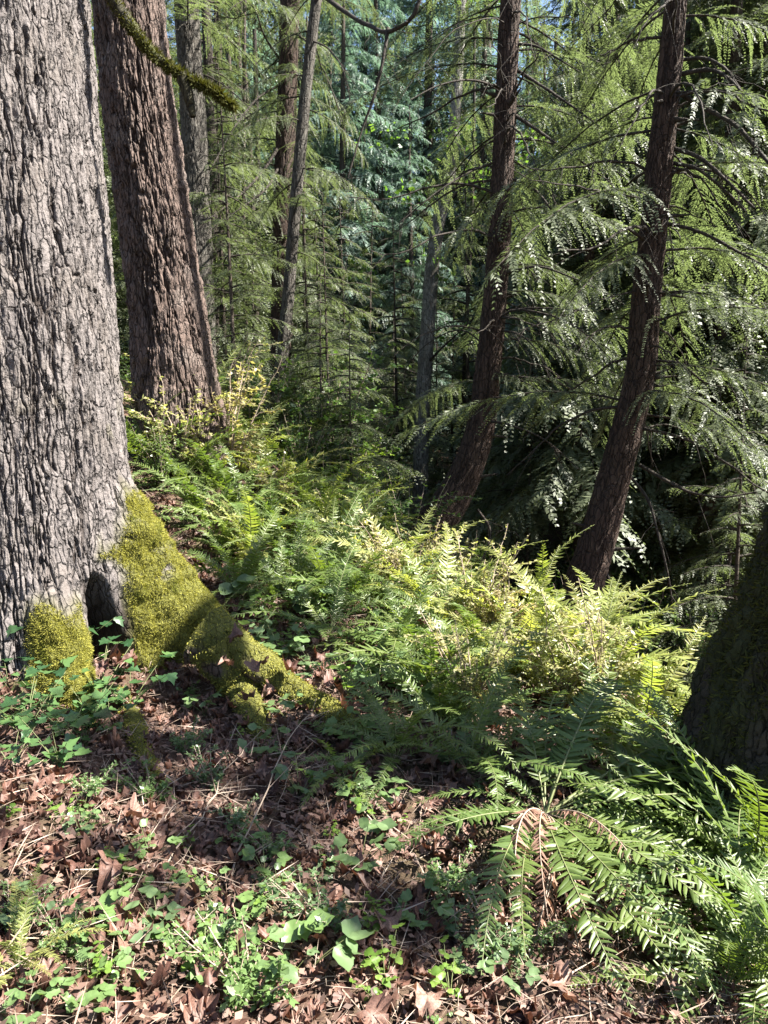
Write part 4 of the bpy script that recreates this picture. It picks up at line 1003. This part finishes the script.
HB = [(105, 905, 'tri1'), (135, 930, 'tri1'), (160, 945, 'nettle0'), (75, 930, 'nettle0'), (190, 960, 'tri1'), (225, 945, 'nettle0'), (60, 960, 'tri0'), (115, 975, 'nettle1'), (180, 1000, 'tri0'), (240, 985, 'tri0'), (290, 930, 'tri1'), (310, 960, 'nettle0'), (330, 935, 'bright0'), (350, 950, 'bright0'), (305, 985, 'tri1'), (370, 935, 'bright0'), (400, 960, 'nettle1'), (420, 930, 'tri0'), (430, 980, 'bright0'), (385, 990, 'bright0'), (450, 1000, 'bright0'), (345, 1000, 'tri0'), (300, 800, 'tri0'), (315, 790, 'bright0'), (365, 820, 'bright0'), (380, 830, 'tri1'), (395, 810, 'tri0'), (350, 800, 'nettle0'), (240, 865, 'bright0'), (265, 880, 'tri0'), (280, 900, 'nettle1'), (260, 760, 'tri0'), (235, 740, 'bright0'), (205, 720, 'tri0'), (190, 700, 'nettle1'), (60, 830, 'bright0'), (95, 850, 'nettle1'), (150, 870, 'nettle1'), (265, 640, 'nettle0'), (280, 625, 'bright0'), (250, 615, 'nettle0'), (300, 640, 'tri0'), (330, 640, 'tri1'), (240, 590, 'bright0'), (320, 615, 'nettle0'), (20, 940, 'nettle1'), (15, 980, 'low0'), (90, 1000, 'bright0'), (140, 1010, 'low1'), (460, 950, 'nettle1'), (475, 985, 'tri0'), (410, 1010, 'low1'), (250, 1010, 'low0'), (215, 905, 'tri0'), (205, 985, 'bright0'), (330, 870, 'nettle1'), (410, 870, 'tri0'), (360, 880, 'tri0'), (40, 905, 'tri0'), (345, 745, 'tri0'), (290, 690, 'nettle0'), (285, 720, 'tri0'), (275, 660, 'bright0')]
for k, (px, py, kd) in enumerate(HB):
    if py > 840 and k % 5 in (1, 3): continue
    q = onray(px, py); lk = {'tri': 'three-leaved green bramble seedling', 'net': 'dull green toothed herb', 'bri': 'bright green small-leaved seedling', 'low': 'low pale green weed'}[kd[:3]]
    z_ = near_zone(px, py) if py > 700 else 'beside the mossy buttress'
    shrub(kd, q[0], q[1], ffr.uniform(.6, 1.0), 'small_herb', lk + ' ' + z_, 'herb', lk + 's ' + z_)
for k in range(60):
    px, py = lr.uniform(0, 540), lr.uniform(740, 1030); q = onray(px, py); kd = ['nettle1', 'bright0', 'tri0', 'low0'][k % 4]
    lk = {'tri': 'three-leaved green bramble seedling', 'net': 'dull green toothed herb', 'bri': 'bright green small-leaved seedling', 'low': 'low pale green weed'}[kd[:3]]
    shrub(kd, q[0], q[1], lr.uniform(.4, .65), 'small_herb', lk + ' ' + near_zone(px, py), 'herb', lk + 's ' + near_zone(px, py))
for k, (px, py) in enumerate([(15, 600), (40, 615), (20, 640), (55, 640), (30, 670), (10, 690), (60, 690), (45, 715), (90, 720), (25, 740), (70, 740), (100, 700), (8, 570), (110, 735), (5, 655), (35, 580), (70, 660), (15, 715), (85, 745), (5, 620), (130, 712), (12, 770), (60, 770)]):
    q = onray(px, py); q = P(px, py, q[1] - .05)
    shrub('ivy%d' % (k % 2), q[0], q[1], ffr.uniform(.75, 1.4), 'ivy_plant', 'dark glossy ivy at the foot of the massive grey fir', 'ivy', 'ivy plants by the grey fir')
# twigs on the bank
TW = []
for k in range(8):
    s = np.linspace(0, 1, 14); pth = np.stack([s, np.cumsum(lr.normal(0, .012, 14)), .05 * np.sin(s * 3) + np.cumsum(lr.normal(0, .006, 14))], -1)
    mb = MB(); mb.tube(pth, np.linspace(.0045, .0018, 14), 5, 0, .3)
    for j in range(3):
        i0 = lr.integers(4, 12); d = nrm(np.array([1, lr.choice([-1, 1]) * .8, lr.normal(0, .3)])); mb.tube(pth[i0] + d * np.linspace(0, lr.uniform(.1, .3), 5)[:, None], np.linspace(.0025, .001, 5), 4)
    TW.append(mb.mesh('twig', [M['twig']]))
def twig(p0, p1, k, label, group, sc=1.0):
    d = Vector(p1 - p0); o = bpy.data.objects.new('fallen_twig', TW[k % 8]); COL.objects.link(o); o.location = p0
    o.rotation_euler = d.to_track_quat('X', 'Z').to_euler(); L = d.length; o.scale = (L, L ** .5 * sc * .6, L ** .5 * sc * .6); tag(o, label, 'twig', group)
tp = [((160, 880), (255, 745), .04), ((60, 690), (165, 640), .06), ((110, 690), (152, 640), .05), ((175, 850), (235, 790), .03), ((230, 890), (330, 700), .05), ((180, 945), (225, 1020), .03), ((300, 760), (280, 830), .05), ((100, 810), (120, 900), .03), ((250, 730), (300, 745), .04), ((215, 700), (235, 640), .12), ((20, 780), (70, 760), .03), ((320, 670), (345, 710), .06), ((150, 860), (200, 800), .04), ((270, 830), (330, 860), .04)]
for k, (a, b, dz) in enumerate(tp):
    qa, qb = onray(*a), onray(*b)
    qa[2] = gz(qa[0], qa[1]) + .02; qb[2] = gz(qb[0], qb[1]) + dz
    z_ = near_zone(*a) if a[1] > 700 else 'across the mossy roots'
    twig(qa, qb, k, 'long thin dry twig lying ' + z_, 'long twigs ' + z_, 1.0)
for k in range(70):
    px, py = lr.uniform(-10, 700), lr.uniform(700, 1030); q = onray(px, py); a = lr.uniform(0, 6.28); L = lr.uniform(.15, .5); q[2] = gz(q[0], q[1]) + .015
    e = np.array([q[0] + L * cos(a), q[1] + L * sin(a), 0]); e[2] = gz(e[0], e[1]) + lr.uniform(.01, .07)
    twig(q, e, k, 'short dry twig lying ' + near_zone(px, py), 'short twigs ' + near_zone(px, py), .8)


for k in range(70):
    px, py = lr.uniform(215, 470), lr.uniform(560, 740)
    if py - 560 < (px - 330) * .55 or py > 640 + (px - 200) * .42: continue
    q = onray(px, py); kd = ['nettle0', 'tri0', 'tri1', 'nettle1', 'bright0'][k % 5]
    lk = {'tri': 'three-leaved green bramble seedling', 'net': 'dull green toothed herb', 'bri': 'bright green small-leaved seedling'}[kd[:3]]
    shrub(kd, q[0], q[1], lr.uniform(1.0, 1.8), 'small_herb', lk + ' on the fern slope above the mossy root', 'herb', lk + 's on the fern slope')
# leaves that fell on the mossy roots and into the hollow
for k, (px, py, Y, sz) in enumerate([(238, 640, 3.8, .07), (262, 668, 3.75, .08), (290, 672, 3.85, .09), (330, 700, 3.8, .10), (348, 712, 3.7, .10), (225, 668, 3.6, .07), (112, 660, 3.65, .09), (125, 668, 3.6, .08), (104, 668, 3.6, .07), (250, 700, 3.5, .07)]):
    q = P(px, py, Y); q[2] = max(q[2], gz(q[0], q[1]) + .02)
    o = bpy.data.objects.new('fallen_leaf', LV[k % 10]); COL.objects.link(o); o.location = q
    o.rotation_euler = (lr.normal(.4, .3), lr.normal(0, .4), lr.uniform(0, 6.28)); o.scale = (sz,) * 3
    w_ = 'in front of the dark hollow of the grey fir' if px < 130 else 'caught on the long mossy root'
    tag(o, 'curled brown maple leaf ' + w_, 'leaf', 'fallen leaves ' + w_)
